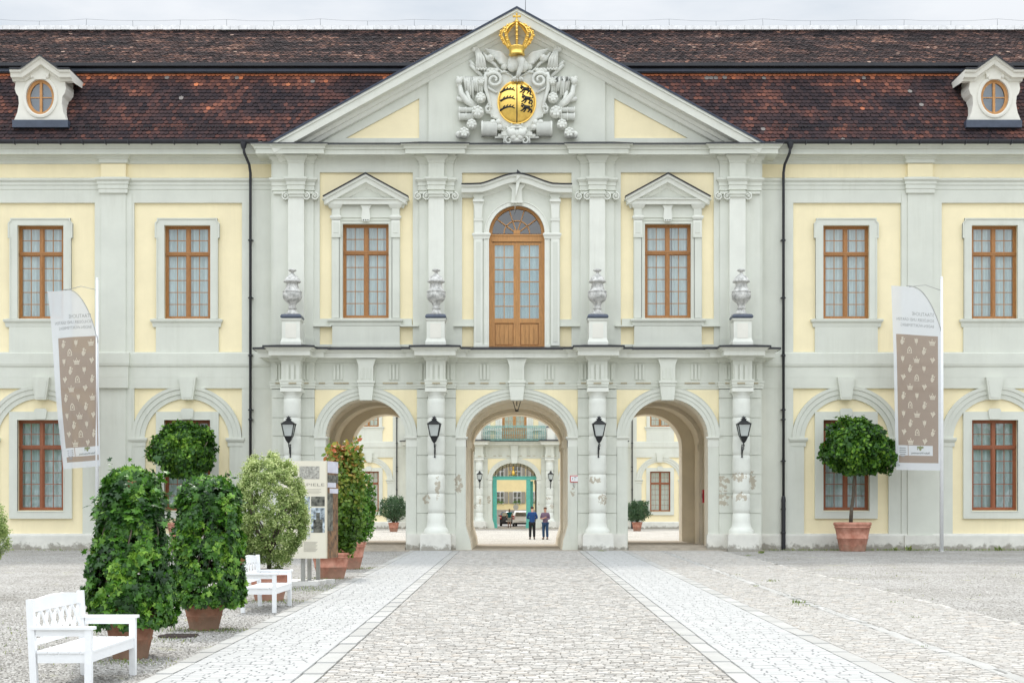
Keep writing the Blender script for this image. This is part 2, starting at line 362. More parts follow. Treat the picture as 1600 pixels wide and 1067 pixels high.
# ---------------------------------------------------------------- palace: windows
def ZP(prof, Y0): return [(u, Z_(py, Y0-u)) for u, py in prof]
def window(parent, x0, x1, z0, z1, Y, wood='window_wood', split=.30, rows=(2, 5), deep=.16):
    """wooden casement window: front of the frame on plane Y"""
    b = MB(); W = x1-x0; H = z1-z0; fr = .09; cx = (x0+x1)/2
    zt = z1-H*split
    b.box(x0, x0+fr, Y, Y+.12, z0, z1, wood); b.box(x1-fr, x1, Y, Y+.12, z0, z1, wood)
    b.box(x0+fr, x1-fr, Y, Y+.12, z1-fr, z1, wood); b.box(x0+fr, x1-fr, Y, Y+.12, z0, z0+fr, wood)
    b.box(x0+fr-.02, x1-fr+.02, Y-.035, Y+.03, z0+.03, z0+.11, wood)
    b.box(x0+.02, x1-.02, Y-.04, Y+.08, zt-.06, zt+.05, wood); b.box(x0+.01, x1-.01, Y-.055, Y-.035, zt+.0, zt+.035, wood)
    b.box(cx-.06, cx+.06, Y-.02, Y+.08, zt+.05, z1-fr, wood); b.box(cx-.065, cx+.065, Y-.025, Y+.08, z0+fr, zt-.06, wood); b.box(cx-.02, cx+.02, Y-.045, Y-.02, z0+fr, zt-.06, wood)
    for (a, c) in ((x0+fr, cx-.06), (cx+.06, x1-fr)):
        for (d, e, nr) in ((zt+.05, z1-fr, rows[0]), (z0+fr, zt-.06, rows[1])):
            st = .036
            b.box(a, a+st, Y+.01, Y+.06, d, e, wood); b.box(c-st, c, Y+.01, Y+.06, d, e, wood)
            b.box(a+st, c-st, Y+.01, Y+.06, d, d+st, wood); b.box(a+st, c-st, Y+.01, Y+.06, e-st, e, wood)
            mxx = (a+c)/2; b.box(mxx-.014, mxx+.014, Y+.02, Y+.05, d+st, e-st, wood)
            for i in range(1, nr):
                zz = d+st+(e-d-2*st)*i/nr
                b.box(a+st, mxx-.014, Y+.02, Y+.05, zz-.014, zz+.014, wood); b.box(mxx+.014, c-st, Y+.02, Y+.05, zz-.014, zz+.014, wood)
    f = b.build('window', parent)
    g = MB(); g.add([(x0+.05, Y+.035, z0+.05), (x1-.05, Y+.035, z0+.05), (x1-.05, Y+.035, z1-.05), (x0+.05, Y+.035, z1-.05)], [(0, 1, 2, 3)], 'window_glass'); g.build('glass', f, recalc=False)
    c = MB(); n = 44; vs = []; gap = random.choice((0, 0, .04, .09)); ph = random.random()*9
    for i in range(n+1):
        t = i/n; t = t*(.5-gap)/.5 if t < .5 else 1-(1-t)*(.5-gap)/.5; xx = x0+.03+(W-.06)*t; yy = Y+.20+.045*math.sin(t*47+ph)+.025*math.sin(t*21+ph*3)
        vs += [(xx, yy, z0-.02), (xx, yy, z1+.02)]
    c.add(vs, [(2*i, 2*i+2, 2*i+3, 2*i+1) for i in range(n) if not (gap and i == n//2)], 'curtain', True); c.build('curtain', f, recalc=False)
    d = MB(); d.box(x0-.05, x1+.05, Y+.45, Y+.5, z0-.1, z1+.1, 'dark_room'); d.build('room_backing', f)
    return f
# ---------------------------------------------------------------- a wing of the palace
YW = .6
def wing(name, x0, x1, cents, les, gap_edge, roof, far=False):
    """x0,x1 and the lists are pixel columns on the wing's plane; cents are window centres, les pilaster centres"""
    root = empty(name, (0, 0, 0)); y = YW
    b = MB(); holes = []
    for c in cents:
        holes += [R4(c-36, c+36, 352, 498, y), R4(c-36, c+36, 656, 797, y)]
    b.plate([R4(x0, x1, 224, 856, y)]+holes, y, y+.42, 'yellow_plaster')
    if not far:   # rear and end of the block
        b.box(X_(x0, y), X_(x1, y), 9.3, 9.7, 0, Z_(224, y), 'yellow_plaster')
    yg = y-.10; holes = []
    for c in cents: holes += [R4(c-83, c+85.5, 317, 550, yg), R4(c-83, c+85.5, 603, 835, yg)]
    b.plate([R4(x0, x1, 297, 856, yg)]+holes, yg, y, 'green_plaster')
    b.build('wall', root)
    m = MB(); xa, xb = X_(x0, y), X_(x1, y)
    path = [(xa, y)]
    for l in sorted(les):
        a, c = X_(l-19.5, y-.2), X_(l+19.5, y-.2)
        if a < xa or c > xb: continue
        path += [(a, y), (a, y-.17), (c, y-.17), (c, y)]
    path.append((xb, y))
    m.sweepP(path, ZP([(0, 257), (.05, 256), (.06, 251), (.12, 249), (.14, 246), (.2, 243), (0, 242.8)], y), 'green_plaster')
    m.sweepP([(xa, y), (xb, y)], ZP([(0, 243.4), (.36, 242.4), (.52, 241), (.5, 233), (.56, 232), (.58, 228), (.7, 225), (.7, 222), (0, 221.5)], y), 'green_plaster')
    m.sweepP(path, ZP([(0, 304), (.075, 303), (.075, 297), (.1, 296), (.1, 290), (.13, 289), (.13, 285), (.2, 281.5), (.2, 279), (0, 278)], y), 'green_plaster')
    m.build('cornice', root)
    m = MB()
    m.sweepP(path, ZP([(0, 607), (.112, 606.5), (.112, 590), (.115, 589.5), (.115, 573), (.15, 572), (.17, 568), (.17, 552), (.09, 551), (0, 551)], y), 'green_plaster')
    m.build('string_course', root)
    for l in les:
        m = MB(); m.pbox(l-19.5, l+19.5, 302, 551, y-.17, y, 'green_plaster'); m.pbox(l-19.5, l+19.5, 606, 836, y-.17, y, 'green_plaster')
        m.pbox(l-19.5, l+19.5, 256, 281, y-.17, y, 'yellow_plaster')
        m.pbox(l-29, l+29, 302, 551, y-.125, y, 'green_plaster'); m.pbox(l-29, l+29, 606, 836, y-.125, y, 'green_plaster')
        m.pbox(l-23, l+23, 245, 254, y-.2, y, 'green_plaster')
        m.build('pilaster', root)
    m = MB(); pa = [(xa, y)]
    m.sweepP([(xa, y), (xb, y)], ZP([(0, 833), (.14, 834), (.17, 837), (.17, 864), (0, 864)], y), 'plinth_stone')
    for l in les: m.pbox(l-24, l+24, 836, 865, y-.25, y, 'plinth_stone')
    m.build('plinth', root)
    for c in cents:
        for (t, bt) in ((352, 498), (656, 797)):
            f = window(root, X_(c-35.7, y), X_(c+35.7, y), Z_(bt, y), Z_(t, y), y+.2, 'window_wood' if t < 400 else 'window_red_wood')
        # upper surround with ears, sill and apron
        m = MB(); ys = y-.11
        m.plate([PL([(c-48, 498), (c-48, 372), (c-50.5, 372), (c-50.5, 349), (c-47, 345), (c-47, 341), (c+47, 341), (c+47, 345), (c+50.5, 349), (c+50.5, 372), (c+48, 372), (c+48, 498)], ys), R4(c-36, c+36, 352, 499, ys)], ys, y, 'green_plaster')
        m.sweepF(PL([(c-48, 498), (c-48, 372), (c-50.5, 372), (c-50.5, 349), (c-47, 345), (c-47, 341), (c+47, 341), (c+47, 345), (c+50.5, 349), (c+50.5, 372), (c+48, 372), (c+48, 498)], ys), [(-.045, 0), (-.045, .03), (0, .03), (0, -.05)], ys, 'green_plaster')
        m.sweepP([(X_(c-51, y), y+.02), (X_(c-51, y), y-.04), (X_(c+51, y), y-.04), (X_(c+51, y), y+.02)], ZP([(0, 512), (.05, 511), (.07, 505), (.13, 502), (.14, 499), (0, 498)], y), 'green_plaster')
        m.pbox(c-49, c+49, 510, 552, y-.085, y, 'green_plaster')
        m.build('window_surround', root)
        m = MB()
        m.plate([R4(c-49, c+49, 643, 810, ys), R4(c-36, c+36, 656, 798, ys)], ys, y, 'green_plaster')
        m.sweepF(PL([(c-36, 798), (c-36, 656), (c+36, 656), (c+36, 798)], ys), [(0, -.05), (0, .02), (.035, .02), (.035, -.05)], ys, 'green_plaster', close=True)
        m.plate([PL([(c-8, 655), (c-10, 641), (c-7, 638), (c+7, 638), (c+10, 641), (c+8, 655)], ys-.07)], ys-.07, ys, 'green_plaster')
        m.build('window_surround', root)
        # blind arch
        m = MB(); a0 = arc(X_(c, y), Z_(687, y), 76/s_(y), 74/s_(y), PI, 0, 28)
        rw = 10/s_(y)
        m.sweepF(a0, [(-rw, -.02), (-rw, .07), (-rw*.3, .08), (-rw*.25, .115), (rw*.4, .12), (rw*.5, .15), (rw, .16), (rw, -.02)], y, 'green_plaster')
        for sgn in (-1, 1):
            xa1, xb1 = c+sgn*66, c+sgn*86; a1, b1 = min(xa1, xb1), max(xa1, xb1)
            m.pbox(a1, b1, 692, 836, y-.09, y, 'green_plaster')
            m.sweepP([(X_(a1, y), y+.0), (X_(a1, y), y-.06), (X_(b1, y), y-.06), (X_(b1, y), y)], ZP([(0.03, 698), (.05, 697), (.05, 691), (.08, 690), (.12, 687), (.12, 684), (0, 683.5)], y), 'green_plaster')
        m.plate([PL([(c-8.5, 624), (c-13.5, 589), (c+13.5, 589), (c+8.5, 624)], y-.3)], y-.3, y, 'green_plaster')
        m.plate([PL([(c-6.5, 621), (c-10, 594), (c+10, 594), (c+6.5, 621)], y-.315)], y-.315, y-.29, 'green_plaster')
        m.build('blind_arch', root)
    return root
# ---------------------------------------------------------------- roof tiles
mat('roof_tile', (.2, .1, .07), .9, .12, 1.2, spec=.2, rnd=[(0, (.034, .027, .032)), (.36, (.066, .042, .043)), (.60, (.125, .058, .050)), (.78, (.21, .088, .064)), (.90, (.34, .13, .085)), (.94, (.78, .25, .11)), (.985, (.44, .21, .12)), (1, (.30, .27, .25))])
mat('upper_tile', (.2, .1, .07), .9, .12, 1.2, spec=.15, rnd=[(0, (.026, .020, .023)), (.32, (.064, .042, .041)), (.56, (.14, .078, .066)), (.78, (.27, .14, .10)), (1, (.42, .29, .23))])
def tiles(name, parent, x0, x1, yb, zb, yt, zt, tw, rows, matn, orange_top=False, x_of_row=None):
    L = math.hypot(yt-yb, zt-zb); dl = L/rows; n = int((x1-x0)/tw)
    ang = math.atan2(zt-zb, yt-yb); k = 7
    tv = [(-.497*tw, 0, dl*1.25), (.497*tw, 0, dl*1.25)]
    for i in range(k): a = PI*i/(k-1); tv.append((.497*tw*math.cos(a), 0, -.42*tw*math.sin(a)+.22*dl))
    tv = [(x, .0, z) for x, y, z in tv]; m = len(tv); th = .045
    front = [(x, 0, z) for x, y, z in tv]; back = [(x, th, z) for x, y, z in tv]
    tf = [tuple(range(m))[::-1]]+[(i, (i+1) % m, m+(i+1) % m, m+i) for i in range(1, m-1)]
    V = front+back
    pos = []; rnd = []
    for r in range(rows):
        off = (.5 if r % 2 else 0)*tw
        for c in range(n):
            x = x0+(c+.5)*tw+off+random.gauss(0, .006)
            t = (r+.12)/rows
            pos.append((x, yb+(yt-yb)*t-.03, zb+(zt-zb)*t+.01+random.gauss(0, .004)))
            v = mnoise.noise(Vector((x*.55, r*.28, 3)))*.52+mnoise.noise(Vector((x*2.1, r*.8, 9)))*.16
            q = min(.97, .36+v+random.gauss(0, .14)) if random.random() > .003 else 1
            if orange_top and r >= rows-1: q = .94+random.gauss(0, .012)
            elif orange_top and r >= rows-2: q += .38
            elif orange_top and r >= rows-4: q += .12
            rnd.append(min(1, max(0, q)))
    pos = np.array(pos); N = len(pos)
    tilt = ang-PI/2   # tile plane leans back
    ja = RNG.normal(0, .035, N); ca, sa = np.cos(-(PI/2-ang)-.17+ja), np.sin(-(PI/2-ang)-.17+ja)
    R = np.zeros((N, 3, 3)); R[:, 0, 0] = 1; R[:, 1, 1] = ca; R[:, 1, 2] = -sa; R[:, 2, 1] = sa; R[:, 2, 2] = ca
    jr = RNG.normal(0, .02, N); J = np.zeros((N, 3, 3)); J[:, 1, 1] = 1; J[:, 0, 0] = np.cos(jr); J[:, 0, 2] = np.sin(jr); J[:, 2, 0] = -np.sin(jr); J[:, 2, 2] = np.cos(jr)
    return inst_mesh(name, V, tf, pos, R @ J, np.ones(N), rnd, matn, parent, fmat=[0]+[1]*(len(tf)-1), mat2='shaded_tile_edge')
ZE = Z_(222, 0.0); ZB = Z_(114, 1.9); ZU = Z_(101, 1.6); YR = 4.7; ZR = Z_(45, YR)
def wing_roof(root, xo, xi_low, xi_up, x_gut):
    a, c = min(xo, xi_low), max(xo, xi_low)
    b = MB(); b.add([(a, .0, ZE-.05), (c, .0, ZE-.05), (c, 1.95, ZB), (a, 1.95, ZB)], [(0, 1, 2, 3)], 'lead_black')
    a2, c2 = min(xo, xi_up), max(xo, xi_up)
    b.box(a2, c2, 1.72, 2.3, ZB-.06, ZU+.02, 'lead_black'); b.box(a2, c2, 1.45, 1.78, ZU-.1, ZU+.03, 'lead_black'); b.box(a2, c2, 1.66, 1.9, ZB-.02, ZB+.09, 'lead_blue')
    b.add([(a2, 1.5, ZU), (c2, 1.5, ZU), (c2, YR, ZR-.03), (a2, YR, ZR-.03), (a2, 9.5, ZE), (c2, 9.5, ZE)], [(0, 1, 2, 3), (3, 2, 5, 4)], 'lead_black')
    b.add([(xo, .0, ZE), (xo, 1.95, ZB), (xo, YR, ZR-.03), (xo, 9.5, ZE)], [(0, 1, 2, 3)], 'lead_black')
    rf = b.build('roof', root)
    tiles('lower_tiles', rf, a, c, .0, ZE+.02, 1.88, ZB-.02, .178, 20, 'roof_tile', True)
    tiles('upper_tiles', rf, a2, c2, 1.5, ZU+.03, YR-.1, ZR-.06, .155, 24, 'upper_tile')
    r = MB(); n = int((c2-a2)/.36)
    for i in range(n):
        x = a2+i*.36; h = random.uniform(0, .03)
        r.box(x+.004, x+.35, YR-.42, YR-.1+.1, ZR-.19+h*.4, ZR-.03+h, 'ridge_mortar')
    r.box(a2, c2, YR-.14, YR+.2, ZR-.02, ZR+.055, 'lead_black')
    r.build('ridge', rf)
    g = MB(); ga, gc = min(xo, x_gut), max(xo, x_gut)
    pr = [(.0, -.02)]+[(.10-.10*math.cos(PI*i/8), -.10*math.sin(PI*i/8)*1.25) for i in range(9)]+[(.2, .03), (0.17, .03)]
    g.sweepP([(ga, -.08), (gc, -.08)], [(u, ZE+.0+z) for u, z in pr], 'lead_black')
    x = ga+.3
    while x < gc: g.box(x, x+.03, -.30, -.06, ZE-.14, ZE+.045, 'lead_black'); x += .9
    g.build('gutter', root)
    sg = MB(); x = ga; ys, zs = .30, ZE+.52
    while x < gc-.2:
        sg.box(x, x+.012, ys-.01, ys+.005, zs-.12, zs+.20, 'iron_black'); x += .13
    for zz in (-.12, .04, .20): sg.box(ga, gc-.2, ys-.015, ys, zs+zz-.008, zs+zz+.008, 'iron_black')
    x = ga+.2
    while x < gc-.2: sg.bar((x, ys, zs-.12), (x, ys+.22, zs-.2), .03, .01, 'iron_black'); sg.bar((x, ys, zs+.2), (x, ys+.25, zs+.05), .02, .01, 'iron_black'); x += 1.0
    sg.build('snow_guard', root)
    lw = MB(); x = a2+.5; tops = []
    while x < c2: 
        hh = .40+.05*math.sin(x*1.3); lw.tube([(x, YR+.1, ZR), (x+random.uniform(-.02, .02), YR+.1, ZR+hh)], .009, 'steel_dark', 5); tops.append((x, YR+.1, ZR+hh)); x += 2.02
    for p, q in zip(tops, tops[1:]):
        mid = ((p[0]+q[0])/2, p[1], (p[2]+q[2])/2-.025); lw.tube([p, mid, q], .006, 'steel_dark', 4)
    lw.build('lightning_conductor', root)
mat('steel_dark', (.16, .17, .18), .5, .1); mat('ridge_mortar', (.88, .88, .88), .8, .12, 5)
def dormer(root, c):
    """oval-windowed dormer; c is its pixel centre column"""
    y = .25; b = MB()
    L = [(-41, 188), (-36, 176), (-33.5, 162), (-34.5, 151), (-38, 146), (-40, 139), (-38.5, 129), (-36, 124), (-36, 118), (-30, 112), (0, 96)]
    P = [(c+a, d) for a, d in L]+[(c-a, d) for a, d in reversed(L[:-1])]
    ov = arc(X_(c, y), Z_(152, y), 22/s_(y), 27.5/s_(y), 0, 2*PI, 32)[:-1]
    b.plate([PL(P, y), ov], y, 2.4, 'cream_plaster', side='cream_plaster')
    d = b.build('dormer', root)
    m = MB(); m.sweepF([p for p in ov][::-1], [(-.0, -.03), (0, .05), (.05, .07), (.13, .05), (.15, 0), (.15, -.02)], y, 'cream_plaster', close=True)
    m.plate([PL([(c-9, 124), (c-15, 113), (c, 104), (c+15, 113), (c+9, 124)], y-.09)], y-.09, y, 'cream_plaster')
    for sg in (-1, 1): m.lathe(0, 0, [(.0, 0), (.001, 0)], 'cream_plaster', 6) if False else m.ball((X_(c+sg*12, y), y-.06, Z_(121, y)), (.07, .09, .09), 'cream_plaster')
    m.build('oval_surround', d)
    k = MB(); path = PL([(c-47, 118), (c-29, 118), (c, 97), (c+29, 118), (c+47, 118)], y-.3)
    k.sweepF(path, [(-.16, -.2), (-.16, .05), (-.08, .10), (-.06, .26), (.08, .30), (.12, .38), (.20, .40), (.20, -1.9), (.0, -1.9)], y, 'cream_plaster')
    k.build('cornice', d)
    k = MB(); k.sweepF([(x, z+.215) for x, z in path], [(-.01, .44), (.05, .44), (.05, -2.0), (-.01, -2.0)], y, 'lead_black'); k.build('lead_roof', d)
    k = MB(); k.pbox(c-44, c+43, 187.5, 199, y-.12, y+.6, 'lead_blue'); k.build('apron', d)
    o = MB(); o.sweepF([p for p in ov][::-1], [(-.12, 0), (-.12, .04), (0, .05), (0.02, 0)], y+.12, 'oval_wood', close=True)
    X0, Z0 = X_(c, y), Z_(152, y); o.box(X0-.05, X0+.05, y+.07, y+.12, Z0-.62, Z0+.62, 'oval_wood'); o.box(X0-.48, X0+.48, y+.085, y+.12, Z0-.02, Z0+.02, 'oval_wood')
    ow = o.build('oval_window', d)
    g = MB(); g.add([(x, y+.13, z) for x, z in ov], [tuple(range(32))], 'window_glass'); g.add([(x, y+.3, z) for x, z in ov], [tuple(range(32))], 'dormer_dark'); g2 = g.build('glass', d, recalc=False)
    return d
mat('cream_plaster', (.78, .76, .68), .85, .04, 1.5); mat('oval_wood', (.55, .27, .09), .5, .15, 6); mat('dormer_dark', (.10, .13, .18), .4, .1)
def downpipe(root, px, sgn):
    b = MB(); x = X_(px, .3); yp = .34
    xt = X_(px-sgn*9, 0); zt = ZE-.12
    b.lathe(xt, -.18, [(.05, zt-.22), (.09, zt-.16), (.13, zt-.02), (.13, zt+.05)], 'lead_black', 12)
    b.tube([(xt, -.18, zt-.15), (xt+sgn*.02, -.15, zt-.35), (x-sgn*.03, .25, Z_(258, .3)), (x, yp, Z_(270, .3)), (x, yp, 2.1)], .055, 'lead_black', 12)
    b.lathe(x, yp, [(.075, .0), (.085, .1), (.085, 1.9), (.095, 1.95), (.08, 2.1), (.06, 2.15)], 'lead_black', 14)
    for py in (375, 465, 555, 640, 655, 720, 795, 832):
        z = Z_(py, .3); b.lathe(x, yp, [(.06, z-.03), (.10 if z < 2.1 else .075, z-.03), (.10 if z < 2.1 else .075, z+.03), (.06, z+.03)], 'lead_black', 12); b.box(x-.1, x+.1, yp, .58, z-.012, z+.012, 'lead_black')
    b.build('downpipe', root)
YG_ = -.5
# ---------------------------------------------------------------- gate pavilion
def sym(fn):
    fn(lambda p: p); fn(mx_)
def smooth01(t): t = max(0, min(1, t)); return t*t*(3-2*t)
def pavilion(name, near=True):
    root = empty(name)
    OUTL = [(424, 0)]
    wins = [571.5, 1043.5]
    # ---- upper wall
    b = MB(); arch = [(px, py) for px, py in [(807.5+43.5*math.cos(a), 365-43.5*math.sin(a)) for a in [PI*i/20 for i in range(21)]]]
    door = PL([(851, 545)]+arch+[(764, 545)], 0)
    holes = [R4(c-36, c+36, 350, 497, 0) for c in wins]+[door]
    b.plate([R4(424, 1191, 226, 545, 0)]+holes, 0, .45, 'yellow_plaster')
    b.plate([PL([(424, 545), (424, 226), (425, 226), (425, 545)], 0)], 0, 1.0, 'green_plaster'); b.plate([PL([(1190, 545), (1190, 226), (1191, 226), (1191, 545)], 0)], 0, 1.0, 'green_plaster')
    yg = -.10
    b.plate([R4(424, 1191, 226, 545, yg), R4(499.5, 645, 269.5, 544, yg), R4(722, 893, 270, 544, yg), R4(970, 1115.5, 269.5, 544, yg)], yg, 0, 'green_plaster')
    if near: b.box(X_(424, 0), X_(1191, 0), 9.3, 9.7, Z_(600, 0), Z_(226, 0), 'yellow_plaster')
    b.build('upper_wall', root)
    for (a, c2, d, f2) in ((424, 434, 425, 438), (1181, 1191, 1177, 1190)):
        c0 = MB(); c0.pbox(a+.3, c2-.3, 226, 550, 0.05, 1.0, 'green_plaster'); c0.pbox(d+.3, f2-.3, 543, 864, YG_+.03, 1.0, 'green_plaster'); c0.build('corner_wall', root)
    # ---- colossal pilasters with ionic capitals
    gr = [((427, 450, 475, 490), (446, 478, 491.5)), ((655, 669.5, 694, 708), (653, 666.5, 697, 710.5))]
    def pil(gx, vol, q):
        m = MB(); a, bb, c, d = sorted(map(q, gx))
        m.pbox(a, d, 300, 545, -.16, 0, 'green_plaster'); m.pbox(bb, c, 300, 545, -.32, -.16, 'pale_plaster')
        m.pbox(a, d, 243, 300, -.16, 0, 'green_plaster'); m.pbox(bb, c, 243, 300, -.32, -.16, 'green_plaster')
        m.pbox(a-.7, d+.7, 528, 545, -.2, 0, 'green_plaster')
        pth = [(X_(a, -.16), 0), (X_(a, -.16), -.16), (X_(bb, -.3), -.16), (X_(bb, -.3), -.32), (X_(c, -.3), -.32), (X_(c, -.3), -.16), (X_(d, -.16), -.16), (X_(d, -.16), 0)]
        m.sweepP(pth, ZP([(0, 299), (.05, 298), (.05, 297), (.03, 296.5), (.03, 291), (.055, 290.5), (.055, 286), (.09, 284), (.14, 281), (.14, 278.5), (0, 278)], -.1), 'green_plaster')
        m.sweepP(pth, ZP([(0, 257), (.03, 255.5), (.03, 253), (.1, 249), (.14, 247), (.16, 244), (.0, 243)], -.1), 'green_plaster')
        V = sorted(map(q, vol))
        for v in V:
            cx, cz = X_(v, -.36), Z_(306.5, -.36); yy = -.38
            m.add([(cx+.13*math.cos(t), yy+.1, cz+.14*math.sin(t)) for t in [2*PI*i/16 for i in range(16)]]+[(cx+.13*math.cos(t), -.1, cz+.14*math.sin(t)) for t in [2*PI*i/16 for i in range(16)]], [tuple(range(16))]+[(i, (i+1) % 16, 16+(i+1) % 16, 16+i) for i in range(16)], 'green_plaster')
            pts = []; sg = 1 if v < (bb+c)/2 else -1
            for i in range(30):
                t = i/29; r = .155*(1-t)+.03*t; aa = PI/2+sg*t*2*PI*1.6; pts.append((cx+r*math.cos(aa), yy-.03*t+.06, cz+r*math.sin(aa)))
            m.tube(pts, [.034*(1-.5*i/29) for i in range(30)], 'pale_plaster', 6); m.ball((cx, yy+.02, cz), .035, 'pale_plaster', 8, 5)
        m.pbox(bb-.5, c+.5, 299.5, 303, -.42, 0, 'green_plaster'); m.pbox(bb+1, c-1, 303, 307.5, -.38, 0, 'green_plaster')
        m.pbox(a, d, 299.5, 303, -.26, 0, 'green_plaster')
        m.build('pilaster', root)
    for gx, vol in gr:
        pil(gx, vol, lambda p: p); pil(gx, vol, mx_)
    # ---- main cornice
    path = [(X_(424, 0), YW)]
    P0 = []
    for (a, d) in ((427, 490), (655, 708), (mx_(708), mx_(655)), (mx_(490), mx_(427))):
        P0 += [(X_(a, 0), -.06), (X_(a, 0), -.2), (X_(d, 0), -.2), (X_(d, 0), -.06)]
    P0[0] = (X_(424, 0), -.2); P0[-1] = (X_(1191, 0), -.2); P0[-2] = P0[-2]
    path = [(X_(424, 0), YW)]+[P0[0]]+P0[2:-2]+[P0[-2]]+[P0[-1]]+[(X_(1191, 0), YW)]
    path = [path[0], path[1]]+path[2:-2]+[path[-2], path[-1]]
    c = MB(); c.sweepP(path, ZP([(0, 251), (.04, 250), (.06, 246), (.1, 244), (.12, 242), (.5, 241.2), (.5, 234), (.55, 233), (.57, 229), (.66, 227), (.66, 225.5), (0, 224)], -.1), 'green_plaster')
    c.sweepP(path, ZP([(.0, 224.6), (.69, 225.6), (.69, 224), (0, 222.5)], -.1), 'lead_black')
    c.build('cornice', root)
    # ---- pediment
    p = MB(); Yp = -.1
    A = (807.5, 14); Lo = (421, 225.5); Ro = (1194, 225.5)
    tri = PL([(440, 226), (807.5, 26), (1175, 226)], Yp)
    p.plate([tri, PL([(540, 216), (655, 216), (655, 154)], Yp), PL([(1075, 216), (960, 216), (960, 154)], Yp)], Yp, Yp+.06, 'green_plaster')
    p.plate([PL([(440, 226), (807.5, 26), (1175, 226)], Yp+.06)], Yp+.06, Yp+.4, 'yellow_plaster')
    p.plate([PL([(669.5, 225), (669.5, 118), (807.5, 42), (945.5, 118), (945.5, 225)], Yp-.1)], Yp-.1, Yp, 'green_plaster')
    p.build('tympanum', root)
    r = MB(); Yr = -.75; rake = PL([Lo, A, Ro], Yr); k = 1/s_(Yr)
    prof = [(0, .72), (-4*k, .72), (-5*k, .66), (-15*k, .62), (-16*k, .3), (-21*k, .26), (-22*k, .2), (-27*k, .13), (-28*k, .05), (-28*k, -.02), (0, -.02)]
    r.sweepF(rake, prof, -.1, 'pale_plaster'); r.build('raking_cornice', root)
    g = MB(); g.sweepF(rake, [(-.02, .735), (-.02, .76), (.05, .78), (.05, -8.0), (0.0, -8.0), (0.0, .735)], -.1, 'lead_blue'); g.build('pediment_roof', root)
    if near:
        g = MB(); x = X_(821, 2); g.tube([(x, 2, Z_(20, 2)), (x, 2, Z_(-6, 2))], .014, 'steel_dark', 5); g.build('lightning_rod', root)
    # ---- upper side windows
    for c in wins:
        window(root, X_(c-36, 0), X_(c+36, 0), Z_(497, 0), Z_(350, 0), .16)
        m = MB(); yy = -.12
        m.plate([R4(c-53.5, c+53.5, 320, 499, yy), R4(c-36, c+36, 350, 498, yy)], yy, 0, 'green_plaster')
        m.sweepF(PL([(c-36, 498), (c-36, 350), (c+36, 350), (c+36, 498)], yy), [(0, -.05), (0, .04), (.03, .04), (.03, .02), (.1, .02), (.12, .05), (.14, .05), (.14, -.02)], yy, 'green_plaster')
        for sg in (-1, 1):
            e = c+sg*46.5
            m.pbox(e-6.5, e+6.5, 344, 366, yy-.09, yy, 'pale_plaster'); m.pbox(e-4, e+4, 347, 364, yy-.11, yy-.09, 'green_plaster'); m.pbox(e-6, e+6, 371, 497, yy-.05, yy, 'green_plaster'); m.pbox(e-7, e+7, 366, 371, yy-.1, yy, 'green_plaster')
            m.pbox(e-6, e+6, 326, 338, yy-.08, yy, 'green_plaster')
            m.sweepP([(X_(e-6.5, yy), yy), (X_(e-6.5, yy), yy-.08), (X_(e+6.5, yy), yy-.08), (X_(e+6.5, yy), yy)], ZP([(0, 344), (.02, 343), (.06, 340), (.06, 338), (0, 337)], yy), 'pale_plaster')
            m.sweepP([(X_(e-6.5, yy), yy), (X_(e-6.5, yy), yy-.08), (X_(e+6.5, yy), yy-.08), (X_(e+6.5, yy), yy)], ZP([(0, 327), (.04, 325), (.1, 321), (.1, 320), (0, 320)], yy), 'pale_plaster')
        m.sweepP([(X_(c-54, yy), 0), (X_(c-54, yy), yy), (X_(c+54, yy), yy), (X_(c+54, yy), 0)], ZP([(0, 341), (.04, 340), (.04, 338), (0, 338)], yy), 'green_plaster')
        m.plate([PL([(c-5, 346), (c-7, 340), (c-5.5, 326), (c-9, 320), (c+9, 320), (c+5.5, 326), (c+7, 340), (c+5, 346)], yy-.12)], yy-.12, yy, 'pale_plaster')
        for i in (-1, 0, 1): m.ball((X_(c+i*3.4, yy-.12), yy-.13, Z_(344, yy-.12)), .025, 'dark_ink', 6, 4)
        m.build('window_surround', root)
        h = MB(); yh = -.2
        h.sweepP([(X_(c-60, yh), 0), (X_(c-60, yh), yh), (X_(c+60, yh), yh), (X_(c+60, yh), 0)], ZP([(0, 320), (.03, 319.5), (.12, 319), (.12, 313), (.2, 311), (.2, 310), (0, 309.5)], yh), 'pale_plaster')
        rk = PL([(c-66, 309), (c, 273), (c+66, 309)], yh-.2); kk = 1/s_(yh)
        h.sweepF(rk, [(0, .4), (-3*kk, .38), (-4*kk, .3), (-10*kk, .28), (-11*kk, .1), (-16*kk, .05), (-17*kk, 0), (0, 0)], -.12, 'pale_plaster')
        h.sweepF(rk, [(0, .43), (.05, .44), (.05, 0), (0, 0)], -.12, 'lead_black')
        h.plate([PL([(c-56, 310), (c, 281), (c+56, 310)], -.14)], -.14, 0, 'green_plaster')
        h.build('window_pediment', root)
        m = MB()
        m.sweepP([(X_(c-54, 0), 0), (X_(c-54, 0), -.12), (X_(c+54, 0), -.12), (X_(c+54, 0), 0)], ZP([(0, 510), (.04, 509), (.05, 504), (.12, 502), (.13, 499), (0, 498)], 0), 'green_plaster')
        m.pbox(c-52.5, c+53, 509, 540, -.14, 0, 'green_plaster'); m.pbox(c-54.5, c+54.5, 538, 545.5, -.2, 0, 'green_plaster')
        for sg in (-1, 1): m.pbox(c+sg*54, c+sg*72, 498, 510, -.09, 0, 'green_plaster'); m.pbox(c+sg*54, c+sg*82, 508, 510, -.22, 0, 'green_plaster'); m.pbox(c+sg*54, c+sg*72, 538, 545.5, -.09, 0, 'green_plaster')
        m.build('sill', root)
